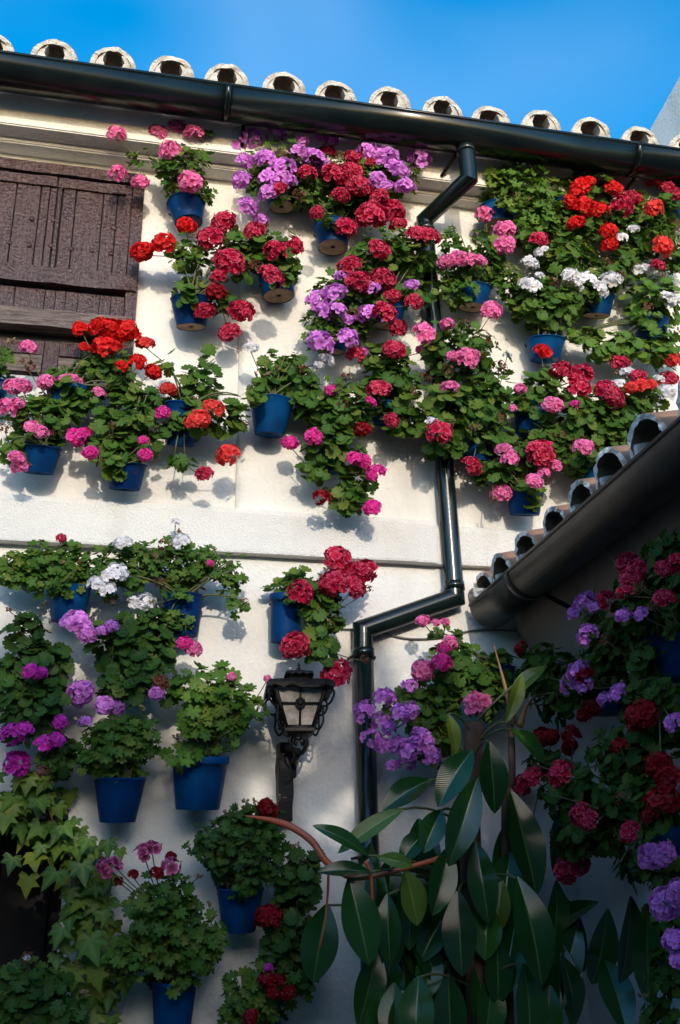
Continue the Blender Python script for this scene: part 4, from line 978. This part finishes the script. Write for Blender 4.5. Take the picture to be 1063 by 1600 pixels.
plant('blue pot of mauve and dark red geraniums below the large wing pot', (950, 1060, 1125, 74, 56),
      [(905, 1065, 48, 40, 1.1), (850, 1050, 52, 46, 1), (870, 1095, 44, 34), (1000, 1090, 56, 40, 1.1), (1040, 1130, 40, 40), (940, 1030, 44, 30)],
      fl('M', (905, 1048, 17), (893, 1066, 17), (915, 1070, 14), (965, 1082, 14), (945, 1093, 12)) + fl('K', (915, 1056, 15), (925, 1108, 17), (1003, 1118, 25), (815, 1014, 11), (913, 1117, 12)), surf='B', group=GB, lsize=24, leaf='round', mat=LEAF_D, d0=.2)
plant('navy pot of deep red geraniums in the shade of the wing eave', (1035, 1270, 1340, 84, 60),
      [(960, 1180, 60, 46), (1010, 1160, 50, 50), (890, 1240, 60, 44, 1), (970, 1250, 54, 44), (900, 1310, 56, 36), (960, 1300, 46, 36), (850, 1190, 36, 30, .6), (1020, 1250, 50, 60), (1030, 1090, 40, 40), (1000, 1350, 50, 34)],
      fl('K', (847, 1152, 17), (862, 1152, 13), (893, 1150, 16), (890, 1168, 14), (967, 1165, 13), (1030, 1195, 22), (1045, 1215, 22), (1035, 1250, 26), (1015, 1275, 14)) + fl('C', (818, 1228, 20), (833, 1216, 17), (878, 1210, 20), (908, 1272, 18), (922, 1282, 16), (815, 1355, 18), (893, 1357, 26), (985, 1300, 16)) + fl('D', (970, 1245, 12)) + fl('M', (1055, 1130, 16)), surf='B', group=GB, lsize=25, leaf='round', mat=LEAF_D, d0=.24)
plant('blue pot of bright lilac geraniums at the foot of the wing wall', (1075, 1420, 1490, 80, 58),
      [(1045, 1370, 40, 40), (1055, 1440, 46, 54), (1045, 1520, 40, 46), (1030, 1590, 36, 24)],
      fl('M', (1018, 1338, 20), (1038, 1335, 18), (1040, 1412, 24), (1060, 1395, 20), (1055, 1470, 18), (1060, 1500, 14)), surf='B', group=GB, lsize=24, leaf='round', mat=LEAF_D, d0=.22, style='ball')

# ------------------------------------------------------------------ rubber plant
def blade(a, b, width, bend, face, seed):
    """an elliptic leathery leaf from stalk a to tip b; face = direction its upper side looks"""
    R = random.Random(seed); ax = b-a; Ln = ax.length; t = ax.normalized(); n = (face-t*face.dot(t)).normalized(); s = t.cross(n)
    bm = bmesh.new(); rows = []; nL = 16; QS = (-1, -.72, -.4, -.07, 0, .07, .4, .72, 1); nW = 8; lay = bm.verts.layers.float.new('rr'); lv = bm.verts.layers.float.new('lv')
    w_ph = R.uniform(0, 6)
    for i in range(nL+1):
        u = i/nL; wv = width*.5*(max(0, math.sin(math.pi*min(1, u**1.06*.97+.015)))**.82); 
        if u > .95: wv *= (1-u)/.05*.6+.1
        c = a+t*Ln*u+n*(bend*Ln*math.sin(math.pi*u)) - Vector((0, 0, 1))*(.05*Ln*u*u)
        row = []
        for j in range(nW+1):
            q = QS[j]; z = .34*wv*(abs(q)**1.1)+.03*wv*math.sin(9*u+w_ph)*abs(q)
            vtx = bm.verts.new(c+s*wv*q+n*z); vtx[lay] = 1.0 if j == nW//2 else .03; vtx[lv] = u-.12*abs(q); row.append(vtx)
        rows.append(row)
    for p, q in zip(rows, rows[1:]):
        for j in range(nW): bm.faces.new((p[j], p[j+1], q[j+1], q[j])).smooth = True
    return bm
rub = empty('rubber_plant', atY(735, 1300, 3.62)*1.0, 'tall rubber plant with long glossy leaves at the wing corner', 'plant')
rub.location.z = 0; RX, RYY = rub.location.x, rub.location.y
bm = bmesh.new()
tp = [Vector((RX, RYY, .25)), Vector((RX-.01, RYY, 1.0)), atY(735, 1330, RYY), atY(738, 1230, RYY), atY(741, 1130, RYY)]
pts = catmull(tp, 5); tube(bm, pts, [.046-.012*i/len(pts) for i in range(len(pts))], 12); mesh_obj('trunk', bm, BARK, rub)
bm = bmesh.new(); p2 = catmull([Vector((RX+.06, RYY+.05, .25)), atY(790, 1300, RYY+.02), atY(800, 1215, RYY), atY(798, 1130, RYY)], 6)
tube(bm, p2, [.018-.006*i/len(p2) for i in range(len(p2))], 9); mesh_obj('stem', bm, BARK, rub)
for qa in (((803, 1132), (790, 1075), (772, 1008)), ((812, 1135), (822, 1105), (838, 1085))):
    bm = bmesh.new(); q = catmull([atY(x_, y_, RYY-.02) for x_, y_ in qa], 6); tube(bm, q, [.013*(1-i/len(q))+.001 for i in range(len(q))], 7); mesh_obj('leaf_sheath', bm, SHEATH, rub)
bm = bmesh.new(); rr_ = lathe(bm, [(.15, 0), (.19, .26), (.205, .27), (.205, .30), (.18, .30), (.17, .24)], 24); bm.faces.new(lathe(bm, [(.17, .245), (.1715, .246)], 24)[1])
o = mesh_obj('planter', bm, POTBASE); o.parent = rub
RL = [ # stalk px, tip px, width px, distance from the wall, young?
 ((545, 1372), (577, 1502), 62, .62, 0), ((606, 1396), (610, 1502), 42, .60, 0), ((632, 1358), (652, 1442), 46, .58, 1), ((702, 1322), (676, 1425), 46, .58, 0),
 ((746, 1215), (701, 1346), 50, .60, 0), ((764, 1158), (773, 1266), 46, .58, 0), ((738, 1172), (684, 1256), 48, .58, 0), ((672, 1218), (597, 1262), 42, .50, 0),
 ((632, 1263), (528, 1327), 30, .55, 1), ((577, 1338), (488, 1284), 26, .60, 0), ((580, 1362), (496, 1358), 28, .64, 0), ((512, 1412), (489, 1530), 58, .45, 0),
 ((716, 1392), (722, 1520), 54, .50, 0), ((744, 1315), (764, 1440), 46, .48, 0), ((808, 1370), (846, 1532), 62, .60, 0), ((655, 1525), (648, 1640), 56, .50, 0),
 ((776, 1462), (778, 1568), 46, .46, 0), ((818, 1505), (826, 1640), 58, .52, 0), ((798, 1235), (838, 1392), 58, .42, 0), ((785, 1375), (776, 1456), 36, .44, 1),
 ((590, 1340), (645, 1350), 24, .66, 1), ((690, 1265), (660, 1330), 40, .50, 0), ((665, 1300), (625, 1345), 34, .50, 0), ((700, 1420), (655, 1500), 44, .40, 0),
 ((855, 1040), (796, 1088), 27, .50, 1), ((790, 1130), (815, 1050), 26, .50, 1), ((800, 1140), (850, 1190), 36, .45, 0), ((700, 1115), (712, 1175), 26, .50, 1),
 ((935, 1410), (840, 1460), 44, .34, 0), ((868, 1385), (912, 1512), 40, .36, 0), ((950, 1420), (925, 1532), 50, .34, 0), ((985, 1400), (968, 1530), 60, .32, 0), ((945, 1500), (980, 1610), 52, .34, 0),
 ((880, 1480), (895, 1600), 46, .40, 0), ((1010, 1420), (1012, 1560), 56, .30, 0), ((905, 1440), (870, 1560), 44, .38, 0), ((640, 1440), (690, 1540), 40, .38, 0), ((590, 1480), (560, 1600), 50, .40, 0), ((700, 1520), (705, 1640), 52, .44, 0), ((745, 1500), (752, 1620), 52, .40, 0), ((860, 1540), (852, 1650), 50, .46, 0), ((620, 1520), (600, 1620), 44, .36, 0),
]
R3 = random.Random(12)
for i in range(64):
    x = R3.uniform(575, 890); y = R3.uniform(1265, 1570); RL.append(((x, y), (x+R3.uniform(-22, 22), y+R3.uniform(85, 130)), R3.uniform(38, 54), R3.uniform(.16, .46), 0))
for i, (a, b, wpx, dd, yng) in enumerate(RL):
    lim = min(WY-.03, 9)
    A = atY(*a, WY-dd); B = atY(*b, WY-dd+R3.uniform(-.05, .03))
    if A.x > WX-.08: A = atX(*a, WX-.08-dd*.3); B = atX(*b, WX-.10-dd*.3)
    if B.x > WX-.05: B = atX(*b, WX-.08)
    face = Vector((R3.uniform(-.5, .35), -1, R3.uniform(.25, .7)))
    bm = blade(A, B, wpx/scale_at(A), R3.uniform(.02, .09), face, i)
    lf = mesh_obj('leaf', bm, RUBBER_Y if yng else RUBBER, rub)
    # leaf stalk back to the stem
    if i < 28:
        k = min(range(len(pts)), key=lambda q: (pts[q]-A).length+.4*abs(pts[q].z-A.z+.08)); S0 = pts[k]
        bm = bmesh.new(); tube(bm, bez(S0, S0.lerp(A, .6)+Vector((0, 0, .05)), A+(B-A)*.02, 6), .0045, 6); mesh_obj('leaf_stalk', bm, STEM, rub)
bm = bmesh.new(); q = catmull([atY(384, 1275, 3.55), atY(420, 1281, 3.52), atY(455, 1292, 3.48), atY(488, 1315, 3.44), atY(514, 1350, 3.42), atY(560, 1372, 3.42), atY(650, 1352, 3.42), atY(720, 1330, 3.45)], 6)
tube(bm, q, [.003+.009*min(1, i/9) if i < 26 else .009 for i in range(len(q))], 8); mesh_obj('red_shoot', bm, SHOOT, rub)
bm = bmesh.new(); q = catmull([atY(572, 1345, 3.38), atY(580, 1370, 3.38), atY(583, 1410, 3.38), atY(590, 1448, 3.38)], 5)
tube(bm, q, [.007-.005*i/len(q) for i in range(len(q))], 7); mesh_obj('withered_sheath', bm, SHOOT, rub)
bm = bmesh.new(); q = catmull([atY(514, 1352, 3.42), atY(512, 1400, 3.44), atY(508, 1440, 3.45), atY(500, 1480, 3.46)], 5)
tube(bm, q, [.005-.003*i/len(q) for i in range(len(q))], 7); mesh_obj('withered_sheath', bm, SHOOT, rub)

# ------------------------------------------------------------------ ivy round the doorway
ivy = empty('climbing_ivy', atY(120, 1500, 3.95), 'ivy with pointed light green leaves climbing beside the dark doorway', 'ivy')
ivy.location.z = 0
vine = [(62, 1225), (85, 1290), (120, 1330), (135, 1400), (150, 1470), (160, 1520), (140, 1590), (130, 1660)]
vp = catmull([atY(x, y, 3.93) for x, y in vine], 6)
for k in range(5):
    R4 = random.Random(k); bm = bmesh.new()
    tube(bm, [p+Vector((R4.uniform(-.02, .02), R4.uniform(-.02, .03), R4.uniform(-.01, .01))) for p in vp], .006, 6); mesh_obj('vine_stem', bm, BARK, ivy)
R5 = random.Random(21)
IM = leaf_meshes('ivy', IVYLEAF)
spots = []
for (x, y, s) in ((55, 1335, 46), (88, 1362, 50), (30, 1290, 40), (62, 1290, 36), (118, 1318, 46), (128, 1350, 48), (138, 1310, 36), (20, 1340, 38), (45, 1370, 44), (110, 1390, 40), (135, 1395, 46), (110, 1425, 46), (98, 1450, 46), (128, 1450, 52), (140, 1470, 60), (95, 1465, 44), (160, 1425, 36), (178, 1440, 40), (150, 1515, 46), (172, 1512, 36), (195, 1530, 40), (120, 1520, 40), (85, 1515, 34), (130, 1570, 44), (150, 1585, 46), (175, 1590, 34), (60, 1250, 36), (20, 1245, 40), (90, 1260, 34), (10, 1275, 44), (35, 1225, 34), (100, 1290, 34), (120, 1280, 26)):
    spots.append((x, y, s, R5.uniform(.10, .2)))
for i in range(170):
    t = R5.random(); k = int(t*(len(vine)-1)); x, y = vine[k]; x2, y2 = vine[min(k+1, len(vine)-1)]; u = R5.random()
    spots.append((x+(x2-x)*u+R5.gauss(0, 26), y+(y2-y)*u+R5.gauss(0, 14), R5.uniform(26, 44), R5.uniform(.05, .14)))
for i in range(30):
    spots.append((R5.uniform(-5, 75), R5.uniform(1205, 1290), R5.uniform(26, 42), R5.uniform(.06, .16)))
for x, y, s, dd in spots:
    P = atY(x, y, WY-dd); o = bpy.data.objects.new('leaf', IM[R5.randrange(6)]); link(o, ivy)
    nrm = Vector((R5.gauss(0, .3), -1, .55+R5.gauss(0, .3)))
    M = orient(nrm, Vector((R5.gauss(0, .35), 0, -1)), R5.gauss(0, .25)).to_4x4() @ Matrix.Scale(s/scale_at(P)*.86, 4); M.translation = P-ivy.location; o.matrix_local = M
for k in range(3):
    bm = bmesh.new(); A = atY((110, 150, 60)[k], (1310, 1330, 1250)[k], 3.9); B = A+Vector((.09, -.02, -.06)); C = A+Vector((.05, -.02, -.17))
    tube(bm, bez(A, B, C, 7), .003, 5); mesh_obj('tendril', bm, BARK, ivy)

# ------------------------------------------------------------------ loose cable on the wall
bm = bmesh.new(); tube(bm, catmull([atY(x, y, WY-.012) for x, y in ((535, 983), (560, 984), (600, 990), (640, 998), (690, 996), (740, 985), (790, 985), (850, 990))], 5), .004, 6)
cb = mesh_obj('wall_cable', bm, CABLE); tag(cb, 'thin grey cable sagging across the wall behind the drainpipe elbow', 'cable')
bm = bmesh.new(); tube(bm, catmull([atY(x, y, WY-.022) for x, y in ((640, 282), (690, 284), (725, 296), (770, 300), (830, 309))], 5), .004, 6)
cb = mesh_obj('wall_cable', bm, CABLE); tag(cb, 'thin grey cable along the cornice above the drainpipe bend', 'cable')
print('leaves', count)
